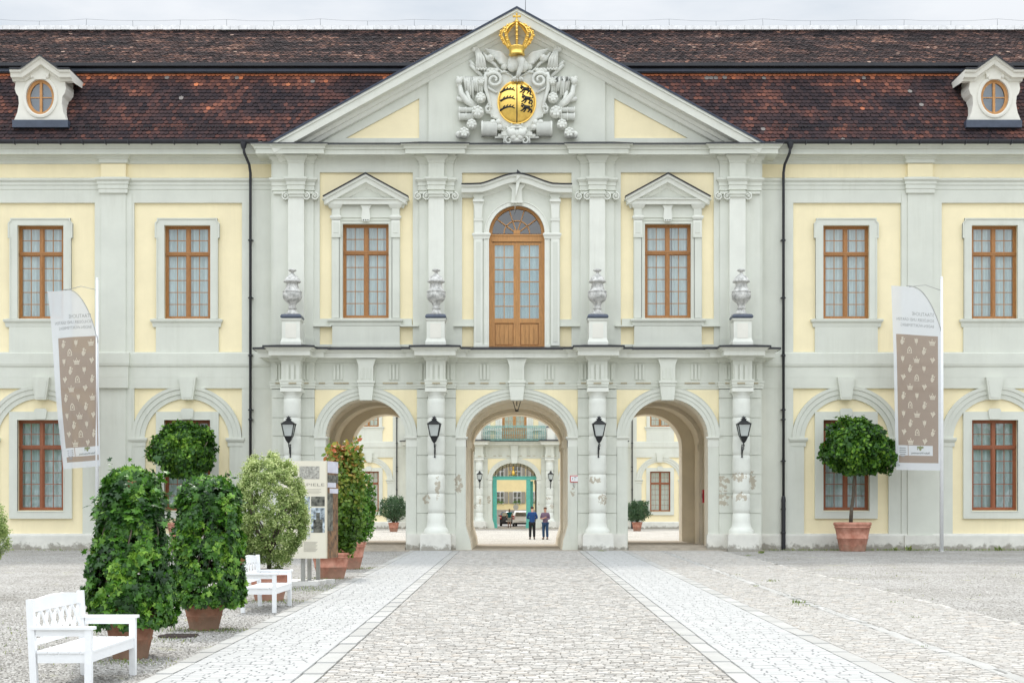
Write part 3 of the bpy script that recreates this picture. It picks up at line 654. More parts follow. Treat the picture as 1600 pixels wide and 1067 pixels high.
    # ---- balcony door and its hood
    d = MB(); yd = .14; x0, x1 = X_(764, yd), X_(851, yd); cx = (x0+x1)/2; zb, zs = Z_(545, yd), Z_(365, yd); R = (x1-x0)/2; wd = 'door_wood'
    d.sweepF([(x1, zb)]+arc(cx, zs, R, R, 0, PI, 24)+[(x0, zb)], [(0, 0), (0, .12), (.13, .12), (.13, 0)], yd+.1, wd)
    d.box(x0+.1, x1-.1, yd-.03, yd+.1, Z_(378, yd), Z_(366.5, yd), wd); d.box(x0+.1, x1-.1, yd-.06, yd, Z_(369, yd), Z_(366.5, yd), wd)
    # fanlight bars
    d.sweepF(arc(cx, zs, R*.46, R*.46, 0, PI, 16), [(-.02, 0), (-.02, .05), (.02, .05), (.02, 0)], yd+.06, wd)
    for i in range(1, 5):
        a = PI*i/5; d.bar((cx+.1*math.cos(a), yd+.03, zs+.1*math.sin(a)), (cx+(R-.1)*math.cos(a), yd+.03, zs+(R-.1)*math.sin(a)), .04, .04, wd, up=(0, 1, 0))
    d.box(cx-.13, cx+.13, yd-.02, yd+.06, zs-.02, zs+.13, wd)
    zl = Z_(379, yd); zm = Z_(503, yd)
    for (a, c) in ((x0+.13, cx-.03), (cx+.03, x1-.13)):
        st = .10
        d.box(a, a+st, yd+.02, yd+.09, zb, zl, wd); d.box(c-st, c, yd+.02, yd+.09, zb, zl, wd); d.box(a+st, c-st, yd+.02, yd+.09, zl-st, zl, wd); d.box(a+st, c-st, yd+.02, yd+.09, zm-.04, zm+.14, wd); d.box(a+st, c-st, yd+.02, yd+.09, zb, zb+.12, wd)
        d.box(a+st, c-st, yd+.085, yd+.09, zb+.12, zm-.04, wd)
        for i in range(4): w4 = (c-a-2*st-.06)/4; d.box(a+st+.03+i*w4+.006, a+st+.03+(i+1)*w4-.006, yd+.045, yd+.088, zb+.17, zm-.09, wd)
        mm = (a+c)/2; d.box(mm-.017, mm+.017, yd+.03, yd+.08, zm+.14, zl-st, wd)
        for i in range(1, 6): zz = zm+.14+(zl-st-zm-.14)*i/6; d.box(a+st, mm-.017, yd+.03, yd+.08, zz-.015, zz+.015, wd); d.box(mm+.017, c-st, yd+.03, yd+.08, zz-.015, zz+.015, wd)
    d.box(cx-.035, cx+.035, yd-.01, yd+.08, zb, zl, wd)
    dd = d.build('balcony_door', root)
    g = MB(); g.box(x0+.05, x1-.05, yd+.07, yd+.075, zm, zl, 'window_glass'); g.add([(cx+R*math.cos(PI*i/20), yd+.07, zs+R*math.sin(PI*i/20)) for i in range(21)], [tuple(range(21))], 'window_glass'); g.build('glass', dd, recalc=False)
    c = MB(); n = 60; vs = []
    for i in range(n+1):
        t = i/n; xx = x0+.1+(x1-x0-.2)*t; vs += [(xx, yd+.2+.03*math.sin(t*70), zb), (xx, yd+.2+.03*math.sin(t*70), zl+.05)]
    c.add(vs, [(2*i, 2*i+2, 2*i+3, 2*i+1) for i in range(n)], 'curtain', True); c.build('curtain', dd, recalc=False)
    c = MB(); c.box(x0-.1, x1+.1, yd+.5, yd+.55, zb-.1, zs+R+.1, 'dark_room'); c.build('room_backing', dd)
    m = MB(); yy = -.12
    ring = PL([(755, 545), (755, 365)], yy)
    za = 365
    out = [(740, 545), (740, 300)]+[(750+i*5.75, 296-17*smooth01((i)/10)) for i in range(11)]
    out = out+[(mx_(a), b2) for a, b2 in reversed(out)]
    inn = [(764, 545.5)]+[(807.5-43.5*math.cos(a), 365-43.5*math.sin(a)) for a in [PI*i/24 for i in range(25)]]+[(851, 545.5)]
    m.plate([PL(out+inn[::-1], yy)], yy, 0, 'green_plaster')
    m.sweepF(PL(inn, yy), [(0, -.1), (0, .05), (.05, .05), (.06, .03), (.15, .03), (.16, .06), (.19, .06), (.19, -.02)], yy, 'pale_plaster')
    def side(q):
        e = q(747.5)
        m.pbox(e-6.5, e+6.5, 372, 540, yy-.06, yy, 'pale_plaster'); m.pbox(e-3.5, e+3.5, 378, 534, yy-.075, yy-.06, 'green_plaster')
        m.pbox(e-7.5, q(764), 538, 545.5, yy-.12, yy, 'pale_plaster')
        m.sweepP([(X_(min(e-7, q(764)), yy), yy), (X_(min(e-7, q(764)), yy), yy-.05), (X_(max(e+7, q(764)), yy), yy-.05), (X_(max(e+7, q(764)), yy), yy)], ZP([(0, 374), (.02, 373), (.03, 370), (.07, 367), (.07, 365), (0, 364)], yy), 'pale_plaster')
        m.pbox(e-6, e+6, 345, 364, yy-.08, yy, 'pale_plaster'); m.pbox(e-7, e+7, 341, 345, yy-.11, yy, 'pale_plaster')
        m.plate([PL([(e-5.5, 341), (e-6.5, 322), (e-9, 314), (e+9, 314), (e+6.5, 322), (e+5.5, 341)], yy-.12)], yy-.12, yy, 'pale_plaster')
        m.pbox(e-8.5, e+8.5, 311, 315, yy-.2, yy, 'pale_plaster')
        m.plate([PL([(e-6, 311), (e-9, 303), (e+9, 303), (e+6, 311)], yy-.14)], yy-.14, yy, 'green_plaster')
        m.pbox(q(722), q(740), 499, 510, -.09, 0, 'green_plaster'); m.pbox(q(709), q(740), 508.5, 510, -.2, 0, 'green_plaster')
    sym(side)
    m.plate([PL([(799, 315), (800, 296), (793, 288), (822, 288), (815, 296), (816, 315)], yy-.16)], yy-.16, yy, 'pale_plaster'); m.pbox(798, 817, 314, 317, yy-.18, yy, 'pale_plaster')
    m.build('door_surround', root)
    h = MB(); Yh = -.5
    hp = [(721, 289), (735, 289)]+[(745+i*6.25, 289-16.5*smooth01(i/10)**.9) for i in range(1, 11)]
    hp = hp+[(mx_(a), b2) for a, b2 in reversed(hp)]
    hl = PL(hp, Yh); kk = 1/s_(Yh)
    h.sweepF(hl, [(0, .5), (-3*kk, .47), (-4*kk, .4), (-11*kk, .38), (-12*kk, .16), (-16*kk, .08), (-17*kk, 0), (0, 0)], -.06, 'pale_plaster')
    h.sweepF(hl, [(0, .53), (.05, .54), (.05, 0), (0, 0)], -.06, 'lead_black')
    h.build('door_hood', root)
    # ---- lower storey
    YG = -.5
    def ell(c, rx, rz, n=28): return [(c+rx*math.cos(PI*i/n), 683-rz*math.sin(PI*i/n)) for i in range(n+1)]
    sideL = [(634, 864)]+ell(571.5, 62.5, 60)+[(509, 864)]
    cen = [(745, 864), (738, 840), (728, 820), (728, 683)]; cenL = [(870+10, 864), (877, 845), (887, 820)]+ell(807.5, 79.5, 59.5)+[(728, 820), (738, 845), (745-10+1, 864)]
    cenL = [(878, 864), (880, 845), (887, 822)]+ell(807.5, 79.5, 59.5)+[(728, 822), (735, 845), (737, 864)]
    def outline(sd, mdl, Yf):
        """wall outline with three openings down to the ground"""
        sr = [(mx_(a), b2) for a, b2 in reversed(sd)]
        pts = [(425, 600), (425, 864)]+sd[::-1]+mdl[::-1]+sr[::-1]+[(1190, 864), (1190, 600)]
        return PL(pts, Yf)
    q = MB()
    q.plate([outline(sideL, cenL, YG)], YG, .5, 'green_plaster', side='beige_plaster')
    q.pbox(425.2, 1189.8, 545, 601, YG+.02, .5, 'green_plaster')
    q.box(X_(427, YG), X_(412, YG), -.1, .45, 0, Z_(545, YG)+.1, 'green_plaster') if False else None
    q.build('arcade_wall', root)
    sp = MB(); ysp = YG-.008
    for (a, c2, cc, rx, rz) in ((492, 651.5, 571.5, 80.5, 79), (mx_(651.5), mx_(492), 1043.5, 80.5, 79), (712.5, 902.5, 807.5, 94.5, 77)):
        l = [(a, 683), (a, 609), (c2, 609), (c2, 683)]+ell(cc, rx-2, rz-2)
        sp.plate([PL(l, ysp)], ysp, YG, 'yellow_plaster')
    sp.build('spandrel', root)
    for (cc, rx, rz) in ((571.5, 62.5, 60), (1043.5, 62.5, 60), (807.5, 79.5, 59.5)):
        m = MB(); kk = 1/s_(YG); wv = 18*kk if cc != 807.5 else 16.5*kk
        path = PL([(cc-rx*math.cos(PI*i/36), 683-rz*math.sin(PI*i/36)) for i in range(37)], YG)
        m.sweepF(path, [(0, -.3), (0, .09), (wv*.3, .10), (wv*.32, .125), (wv*.62, .13), (wv*.64, .16), (wv*.9, .17), (wv, .19), (wv, 0)], YG, 'green_plaster')
        t = 605 if cc != 807.5 else 606
        m.plate([PL([(cc-9.5, 625), (cc-13, 595), (cc+13, 595), (cc+9.5, 625)], YG-.34)], YG-.34, YG, 'green_plaster')
        m.pbox(cc-14, cc+14, 594.5, 598, YG-.38, YG, 'green_plaster'); m.pbox(cc-13, cc+13, 601, 602.5, YG-.36, YG, 'green_plaster')
        m.plate([PL([(cc-11.5, 596), (cc-11.5, 572), (cc-14, 564), (cc-16, 560), (cc+16, 560), (cc+14, 564), (cc+11.5, 572), (cc+11.5, 596)], YG-.32)], YG-.32, YG, 'green_plaster')
        for i in (-1, 0, 1): m.pbox(cc+i*6-1.2, cc+i*6+1.2, 574, 592, YG-.35, YG-.32, 'green_plaster')
        m.build('archivolt', root)
    # piers: jamb strips with imposts, rusticated flanks
    J = [597, 622, 652.5, 681, 711, 741, 771, 801.5, 835]
    def rust(m, a, c2, yf, jl=J, top=608):
        for i in range(len(jl)-1):
            m.pbox(a, c2, max(jl[i], top)+.55, jl[i+1]-.55, yf, YG, 'pier_plaster')
        m.pbox(a+.8, c2-.8, top, 836, yf+.035, YG, 'pier_plaster')
    def pier_outer(qf):
        m = MB()
        def pb(a, c2, t, bt, yf, mt): a, c2 = sorted((qf(a), qf(c2))); m.pbox(a, c2, t, bt, yf, YG+.001, mt)
        for (a, c2) in ((425.5, 444), (470, 491)):
            a, c2 = sorted((qf(a), qf(c2))); rust(m, a, c2, YG-.17)
        pb(491.5, 508.5, 697, 836, YG-.09, 'green_plaster')
        a, c2 = sorted((qf(488), qf(509.5)))
        m.sweepP([(X_(a, YG), YG), (X_(a, YG), YG-.1), (X_(c2, YG), YG-.1), (X_(c2, YG), YG+.6)], ZP([(0, 698), (.0, 687), (.05, 684.5), (.07, 684), (.07, 682), (0, 682)], YG-.1), 'pale_plaster')
        m.build('pier', root)
        m = MB(); pb(425, 510, 836, 862, YG-.28, 'plinth_stone'); pb(426, 509, 833.5, 836.5, YG-.22, 'plinth_stone'); m.build('plinth', root)
    pier_outer(lambda p: p); pier_outer(mx_)
    def pier_inner(qf):
        m = MB()
        for (a, c2) in ((651.5, 668), (694, 712)):
            a, c2 = sorted((qf(a), qf(c2))); rust(m, a, c2, YG-.17)
        a, c2 = sorted((qf(634.5), qf(651))); m.pbox(a, c2, 697, 836, YG-.09, YG, 'pier_plaster')
        l = [(qf(712.5), 697), (qf(727.5), 697), (qf(727.5), 820), (qf(734.5), 845), (qf(737), 861), (qf(705), 861), (qf(705), 832), (qf(712.5), 824)]
        m.plate([PL(l, YG-.12)], YG-.12, YG, 'pier_plaster')
        for (u, v) in ((634.5, 655), (709, 728)):
            a, c2 = sorted((qf(u), qf(v)))
            m.sweepP([(X_(a, YG), YG+.6), (X_(a, YG), YG-.1), (X_(c2, YG), YG-.1), (X_(c2, YG), YG+.6)], ZP([(0, 698), (.0, 687), (.05, 684.5), (.07, 684), (.07, 682), (0, 682)], YG-.1), 'pale_plaster')
        m.build('pier', root)
        m = MB(); a, c2 = sorted((qf(635), qf(712))); m.pbox(a, c2, 836, 862, YG-.28, YG, 'plinth_stone'); m.pbox(a+.8, c2-.8, 833.5, 836.5, YG-.22, YG, 'plinth_stone'); m.build('plinth', root)
    pier_inner(lambda p: p); pier_inner(mx_)
    # columns
    yc = -1.0
    for cpx in (456.8, 681.5, mx_(681.5), mx_(456.8)):
        m = MB(); X0 = X_(cpx, yc); R = .335
        def zz(py): return Z_(py, yc-.3)
        js = [622, 652.5, 681, 711, 741, 771, 801.5]
        pr = [(R*1.45, zz(834)), (R*1.47, zz(831)), (R*1.42, zz(828)), (R*1.25, zz(825)), (R*1.12, zz(822.5)), (R*1.04, zz(815))]
        for k2 in range(len(js)-1, -1, -1):
            z0 = zz(js[k2]); pr += [(R*1.0, z0-.02), (R*.965, z0-.008), (R*.965, z0+.008), (R*1.0, z0+.02)]
            if k2 > 0:
                z1 = zz(js[k2-1]); pr += [(R*1.02, z0+(z1-z0)*.25), (R*1.03, z0+(z1-z0)*.5), (R*1.015, z0+(z1-z0)*.75)]
        pr += [(R*.95, zz(619)), (R*1.02, zz(617)), (R*1.1, zz(614.5)), (R*1.18, zz(612))]
        m.lathe(X0, yc, pr, 'column_plaster', 36)
        m.box(X0-R*1.22, X0+R*1.22, yc-R*1.22, YG, zz(612), zz(606), 'pale_plaster')
        m.build('column', root)
        pl = MB(); hw = 24/s_(-1.55); pl.box(X0-hw, X0+hw, -1.55, YG, -.05, Z_(835, -1.55), 'plinth_stone'); pl.box(X0-hw*.93, X0+hw*.93, -1.5, YG, Z_(835, -1.55), Z_(833, -1.5), 'plinth_stone'); pl.build('column_plinth', root)
    # entablature of the lower storey
    yb = YG-.17
    def ent_path(d0, d1):
        pth = [(X_(425, YG), YW), (X_(425, YG), YG+d0)]
        for cpx in (456.8, 681.5, mx_(681.5), mx_(456.8)):
            X0 = X_(cpx, yc); hw = .37; bw = 29/s_(-.7)
            if cpx not in (456.8, mx_(456.8)): pth += [(X0-bw, YG), (X0-bw, yb)]
            elif cpx == 456.8: pth[1] = (X_(425, YG), yb)
            else: pth += [(X0-bw-.08, YG), (X0-bw-.08, yb)]
            pth += [(X0-hw, yb), (X0-hw, yc-hw), (X0+hw, yc-hw), (X0+hw, yb)]
            if cpx not in (456.8, mx_(456.8)): pth += [(X0+bw, yb), (X0+bw, YG)]
            elif cpx == 456.8: pth += [(X0+bw+.08, yb), (X0+bw+.08, YG)]
            else: pth += [(X_(1190, YG), yb), (X_(1190, YG), YW)]
        return pth
    pth = ent_path(0, 0)
    e = MB(); e.sweepP(pth, ZP([(0, 607), (.03, 606.5), (.03, 603), (.05, 602.5), (.05, 598), (.07, 597.5), (.07, 595), (.0, 594.5)], YG-.3), 'green_plaster'); e.sweepP(pth, ZP([(-.1, 596), (.0, 595.5), (0, 566), (.05, 565), (.1, 561), (.14, 560), (.16, 557), (-.1, 556)], YG-.3), 'green_plaster')
    arch_m = e
    e = MB(); e.sweepP(pth, ZP([(0, 559), (.16, 558.5), (.42, 557.5), (.42, 550), (.47, 549.5), (.5, 546.5), (.58, 545), (.58, 544), (0, 543)], YG-.3), 'pale_plaster'); e.build('balcony_cornice', root)
    e = MB(); e.sweepP(pth, ZP([(-.5, 541.5), (0, 542.5), (.6, 543.8), (.62, 545), (.62, 542), (-.5, 540)], YG-.3), 'lead_black')
    e.box(X_(425, YG), X_(1190, YG), YG-.1, .0, Z_(545, YG), Z_(543.2, YG), 'lead_black'); e.build('balcony_flashing', root)
    # triglyph strips and guttae
    t = arch_m
    def strips(cp, n, w, yf):
        for i in range(n):
            x = cp+(i-(n-1)/2)*w*2; t.pbox(x-w*.62, x+w*.62, 569, 593, yf-.055, yf+.05, 'green_plaster')
    def dash(cp, hw, yf): t.pbox(cp-hw, cp+hw, 597.6, 599.4, yf-.09, yf, 'gutta_tan')
    for cp in (456.8, 681.5, mx_(681.5), mx_(456.8)): strips(cp, 3, 4, yc-.37); dash(cp, 6, yc-.37)
    for cp in (434, 478, 661, 703, mx_(661), mx_(703), mx_(434), mx_(478)): strips(cp, 2, 2.6, yb); dash(cp, 4, yb)
    for cp in (528, 615, 1000, 1087, 757, 858): 
        strips(cp, 3, 2.8, YG); dash(cp, 6.5, YG)
    for cp in (503, 540, 603, 640, 737, 785, 830, 878, 975, 1012, 1075, 1112): dash(cp, 5, YG)
    t.build('architrave', root)
    # vaulted passages behind the arches
    v = MB()
    YR0, YR1 = 8.0, 9.2
    sr = [(x, y2) for x, y2 in sideL]
    # rear wall with the same three openings (same world shape as the front)
    v.plate([outline(sideL, cenL, YG)], YR0, YR1, 'beige_plaster', back=True)
    v.box(X_(425, YG), X_(1190, YG), YR0, YR1, Z_(601, YG), Z_(545, YG), 'beige_plaster')
    def tunnel(cc, rx, rz, add, hb=None):
        o = [(cc+(rx+add)*math.cos(PI*i/24), 683-(rz+add*.55)*math.sin(PI*i/24)) for i in range(25)]
        o = [(cc+rx+add, 866)]+o+[(cc-rx-add, 866)]
        p2 = PL(o, YG); n = len(p2)
        v.add([(x, .5, z) for x, z in p2]+[(x, YR0, z) for x, z in p2], [(i, i+1, n+i+1, n+i) for i in range(n-1)], 'beige_plaster', False)
        # transverse ribs of the cross vault and a wall pilaster with impost
        for yy in (2.6, 5.4):
            rb = PL([(cc+(rx+add)*math.cos(PI*i/24), 683-(rz+add*.55)*math.sin(PI*i/24)) for i in range(25)], YG)
            v.sweepF(rb, [(-.0, 0), (-.0, .7), (.16, .7), (.16, 0)], yy+.35, 'beige_plaster')
            for sg in (-1, 1):
                xx = X_(cc+sg*(rx+add), YG); v.box(xx, xx-sg*.16, yy-.35, yy+.35, 0, Z_(683, YG), 'beige_plaster'); v.box(xx, xx-sg*.22, yy-.4, yy+.4, Z_(683, YG)-.3, Z_(683, YG), 'beige_plaster')
    tunnel(571.5, 62.5, 60, 22); tunnel(1043.5, 62.5, 60, 22); tunnel(807.5, 79.5, 59.5, 3)
    for sg in (-1, 1):
        l = [(mx_(728) if sg > 0 else 728, 818)]
        pts = [(807.5+sg*82, 815), (807.5+sg*79.5, 822), (807.5+sg*72.5, 845), (807.5+sg*70.5, 862), (807.5+sg*83, 862)]
        v.plate([PL(pts, YG)], .45, YR0+.05, 'beige_plaster', back=True)
    v.build('passage_vault', root)
    f = MB(); f.box(X_(425, YG), X_(1190, YG), -1.2, YR1+.4, -.3, .028, 'tan_stone')
    for (a, c2) in ((509, 634), (981, 1106)):
        f.box(X_(a, YG), X_(c2, YG), -.75, YR1+.3, .02, .10, 'tan_stone'); f.box(X_(a+1, YG), X_(c2-1, YG), -.35, YR1+.25, .09, .19, 'tan_stone')
    f.build('passage_floor', root)
    return root
mat('gutta_tan', (.42, .36, .24), .9, .1)
# ---------------------------------------------------------------- coat of arms
def gz(Y): return .0095*Y if Y < 0 else 0
def coat_of_arms(parent):
    K = 5.47*39.74; YB = -.2
    def E(u, v, d=0): return (((700+u/5.47)-807)/39.74, YB-d, 1.5+(760-v/5.47)/39.74)
    r_ = lambda a: a/K
    M = 'relief_plaster'
    root = MB()
    half = [(588, 470), (540, 430), (470, 400), (425, 375), (350, 372), (312, 430), (314, 520), (335, 600), (352, 660), (322, 705), (330, 745), (368, 755), (372, 780), (420, 800), (445, 850), (470, 875), (485, 930), (478, 1000), (510, 1022), (588, 1008)]
    loop = half+[(1176-u, v) for u, v in reversed(half[1:-1])]
    root.plate([[(E(u, v)[0], E(u, v)[2]) for u, v in loop]], YB-.2, YB, M)
    root.sweepF([(E(u, v)[0], E(u, v)[2]) for u, v in loop], [(-.03, .16), (-.03, .24), (.02, .27), (.05, .2)], YB, M, close=True)
    for q in (lambda u: u, lambda u: 1176-u):
        sg = 1 if q(0) == 0 else -1
        def T(pts, r, n=8): root.tube([E(q(u), v, d) for u, v, d in pts], r, M, n)
        def Bl(u, v, d, r, dep=None): root.ball(E(q(u), v, d), (r_(r), dep or r_(r), r_(r)), M, 12, 8)
        # big upper scroll
        sp = []; n = 34
        for i in range(n):
            t = i/(n-1); rr = 72*(1-t)+14*t; a = 2.6-t*2*PI*1.55
            sp.append((395+rr*math.cos(a), 475-rr*math.sin(a)*.95, .30+.08*t))
        T(sp, [r_(17*(1-.5*i/n)) for i in range(n)])
        T([(330, 410, .25), (318, 470, .27), (322, 540, .27), (345, 620, .26), (362, 680, .24), (355, 725, .22)], [r_(x) for x in (20, 20, 17, 15, 14, 12)])
        sp = []
        for i in range(16): t = i/15; rr = 32*(1-t)+6*t; a = .6+t*2*PI*1.0; sp.append((347+rr*math.cos(a), 725-rr*math.sin(a), .25))
        T(sp, r_(9)); 
        for i in range(5): Bl(345+i*18, 392+(i % 2)*8, .27, 17)
        for i in range(6): T([(340+i*13, 520+i*10, .22), (352+i*12, 545+i*7, .28), (368+i*10, 560+i*4, .22)], r_(9), 6)
        # banners, poles and cloth
        T([(235, 170, .12), (330, 440, .12)], r_(9), 6); T([(190, 330, .1), (240, 380, .14), (300, 440, .1)], r_(16), 6); T([(185, 300, .1), (235, 345, .1)], r_(14), 6)
        for i in range(6):
            T([(235+i*5, 190+i*3, .18), (250+i*11, 290, .24+.05*(i % 2)), (245+i*15, 385-i*2, .2)], [r_(10), r_(13), r_(12)], 6)
        for i in range(7): Bl(248+i*13, 372+(i % 2)*8, .24, 9)
        T([(205, 215, .15), (225, 180, .2), (255, 200, .18), (275, 230, .15)], r_(14)); Bl(222, 205, .2, 24)
        # diagonal horn below the wing, shells
        T([(300, 225, .1), (340, 290, .2), (400, 330, .16), (450, 395, .1)], [r_(10), r_(18), r_(12), r_(8)]); Bl(362, 283, .2, 34); Bl(365, 278, .3, 20); Bl(485, 350, .15, 34)
        T([(330, 260, .12), (460, 400, .12)], r_(12), 6)
        # wing feathers
        for i in range(8):
            t = i/7; T([(520, 300+t*40, .22), (450-10*t, 245+t*75, .3-.05*t), (318+t*120, 205+t*115, .22)], [r_(15), r_(15), r_(7)], 6)
        # drapery under the standards
        for i in range(9):
            u = 140+i*20; T([(u, 440, .12), (u+6, 480+(i % 3)*8, .2+.04*(i % 2)), (u+14, 560+(i % 4)*18, .14)], [r_(15), r_(14), r_(8)], 6)
        root.obox(E(q(135), 470, .1), Vector((sg*r_(175), 0, 0)), Vector((0, .1, 0)), Vector((0, 0, r_(40))), M)
        Bl(95, 478, .2, 30); Bl(85, 450, .18, 18); Bl(115, 455, .18, 18); Bl(90, 510, .16, 16)
        T([(100, 505, .15), (112, 580, .2), (160, 650, .22), (235, 705, .18)], [r_(18), r_(24), r_(26), r_(20)]); T([(160, 560, .12), (180, 630, .16), (240, 690, .14)], r_(18), 6)
        T([(75, 620, .12), (150, 640, .12)], r_(20), 8)
        # cannon barrels, drum and shot
        for vv, rr in ((722, 28), (780, 36)):
            T([(92, vv, .18), (100, vv, .18), (101, vv, .18), (225, vv, .18)], [r_(rr), r_(rr), r_(rr*.85), r_(rr*.8)], 14); T([(150, vv, .18), (158, vv, .18)], r_(rr*.97), 14); T([(205, vv, .18), (212, vv, .18)], r_(rr*.97), 14)
        T([(285, 885, .2), (300, 885, .2), (301, 885, .2), (420, 885, .2)], [r_(66), r_(70), r_(62), r_(60)], 18); 
        for (u, v) in ((385, 838), (430, 836), (406, 880), (372, 872), (440, 878)): Bl(u, v, .32, 27)
        for (u, v, rr) in ((280, 625, 46), (255, 748, 54), (203, 852, 46), (140, 925, 48), (285, 485, 34)):
            Bl(u, v, .26, rr)
            for k in range(7): a = k*2*PI/7+.3; Bl(u+rr*.62*math.cos(a), v+rr*.6*math.sin(a), .26+r_(rr)*.7, rr*.30)
        Bl(95, 935, .2, 32)
        for i in range(3): root.obox(E(q(400+i*28), 965-i*9, .1), Vector((sg*r_(110), 0, 0)), Vector((0, -.12-.03*i, 0)), Vector((0, 0, r_(18+i*8))), M)
        # half of the grotesque mask at the foot
        Bl(548, 930, .3, 42); Bl(520, 905, .28, 24); Bl(558, 900, .36, 14); T([(588, 880, .34), (555, 880, .36), (520, 890, .3), (495, 870, .22)], r_(11)); Bl(560, 965, .32, 30)
        sp = []
        for i in range(18): t = i/17; rr = 36*(1-t)+7*t; a = 1.2+t*2*PI*1.1; sp.append((520+rr*math.cos(a), 990-rr*math.sin(a), .3))
        T(sp, r_(9)); T([(470, 860, .2), (440, 865, .22), (450, 885, .22), (475, 900, .2)], r_(10)); T([(588, 855, .26), (540, 862, .3), (545, 845, .3)], r_(9))
    root.ball(E(588, 935, .34), (r_(24), r_(30), r_(36)), M); root.ball(E(588, 985, .28), (r_(60), r_(30), r_(28)), M); root.ball(E(588, 1010, .22), (r_(45), r_(20), r_(14)), M)
    # bird body, neck and claws
    root.ball(E(588, 325, .3), (r_(80), .22, r_(72)), M, 16, 10); root.ball(E(548, 360, .34), (r_(42), .16, r_(50)), M); root.ball(E(640, 355, .3), (r_(48), .16, r_(55)), M)
    root.tube([E(610, 300, .5), E(628, 330, .58), E(625, 380, .56), E(605, 430, .5), E(594, 462, .44)], [r_(x) for x in (34, 30, 24, 20, 16)], M, 10)
    for i in range(-2, 3): root.tube([E(594, 450, .42), E(594+i*20, 470, .44), E(594+i*24, 492, .38)], r_(9), M, 6)
    for u in (480, 700): root.tube([E(u-40, 410, .2), E(u, 400, .26), E(u+40, 410, .2)], r_(12), M, 6)
    r = root.build('coat_of_arms', parent)
    # golden oval
    g = MB(); g.ball(E(588, 660, .22), (r_(157), .26, r_(178)), 'gold', 40, 24); g.sweepF([(E(588, 660)[0]+r_(160)*math.cos(a), E(588, 660)[2]+r_(181)*math.sin(a)) for a in [-2*PI*i/48 for i in range(48)]], [(-.03, .2), (-.02, .27), (.02, .27), (.03, .2)], YB, 'gold', close=True)
    sh = g.build('golden_shield', r)
    def D(u, v): 
        q = 1-((u-588)/157)**2-((v-660)/178)**2; return .22+.26*math.sqrt(max(0, q))
    k = MB()
    def T2(pts, rr, n=6): k.tube([E(u, v, D(u, v)+.01) for u, v in pts], [r_(x) for x in rr] if isinstance(rr, list) else r_(rr), 'black_paint', n)
    T2([(589, 506+i*16.4) for i in range(21)], 5)
    for v in (565, 642, 718):
        T2([(448+i*12.6, v+14-20*math.sin(i/10*2.6)+(i > 8)*4) for i in range(11)], [10, 9, 8, 8, 8, 7, 7, 6, 6, 5, 4])
        for (u, h) in ((474, 20), (500, 26), (525, 26), (550, 20)): T2([(u, v-1), (u+4, v-h*.6), (u+14, v-h)], [7, 5, 3])
        x0 = 610; b = v-18 if v < 600 else v-14
        off = {565: 0, 642: 14, 718: 8}[v]; x0 += off
        T2([(x0+32, b+8), (x0+55, b+10), (x0+80, b+10)], [17, 15, 14], 8); T2([(x0+18, b-4), (x0+28, b+2)], [15, 17], 8); T2([(x0+6, b+2), (x0+18, b)], [6, 9])
        T2([(x0+10, b-14), (x0+22, b-20)], 6)
        for (a, c2, d, e) in ((30, 18, 10, 40), (42, 20, 32, 48), (74, 18, 70, 46), (86, 18, 94, 48)):
            T2([(x0+a, b+c2), (x0+(a+d)/2+6, b+(c2+e)/2), (x0+d, b+e)], [9, 7, 6]); T2([(x0+d, b+e), (x0+d-9, b+e+2)], [5, 3])
        T2([(x0+90, b+6), (x0+103, b-4), (x0+98, b-20), (x0+84, b-26), (x0+74, b-18)], [6, 5, 4, 4, 4])
    k.build('shield_charges', r)
    # crown
    c = MB(); cx, _, z0 = E(588, 280); zt = E(588, 222)[2]; yc = YB-.55
    c.lathe(cx, yc, [(r_(60), z0-.02), (r_(70), z0), (r_(66), z0+.04), (r_(64), (z0+zt)/2), (r_(68), zt-.03), (r_(76), zt), (r_(70), zt+.04)], 'gold', 28)
    H = E(588, 5)[2]-zt
    for i in range(8):
        a = PI/2+i*2*PI/8; pts = []; 
        for j in range(15):
            t = j/14; rad = r_(70+60*math.sin(min(1, t*1.5)*PI/2)) if t < .5 else r_(8+122*math.cos((t-.5)*2*PI/2)**.75)
            pts.append((cx+rad*math.cos(a), yc+rad*math.sin(a)*.8, zt+H*(t**1.0)))
        c.tube(pts, [.045]*15, 'gold', 6)
        for j in range(2, 13, 1):
            p = Vector(pts[j]); o = Vector((math.cos(a), math.sin(a), .25 if j > 7 else 0))*.06; c.ball(p+o*1.1, .052 if j % 2 else .03, 'gold', 8, 6)
    c.ball((cx, yc, zt+H+.05), .085, 'gold', 12, 8); zc = zt+H+.13
    for (dx, dz) in ((0, 0), (0, .07), (0, .14), (0, .21), (.07, .12), (-.07, .12), (.12, .12), (-.12, .12)): c.ball((cx+dx, yc, zc+dz), (.032 if abs(dx) < .1 and dz < .2 else .045), 'gold', 8, 6)
    c.bar((cx, yc, zc-.05), (cx, yc, zc+.21), .035, .03, 'gold', up=(0, 1, 0)); c.box(cx-.12, cx+.12, yc-.015, yc+.015, zc+.10, zc+.14, 'gold')
    c.build('golden_crown', r)
    return r
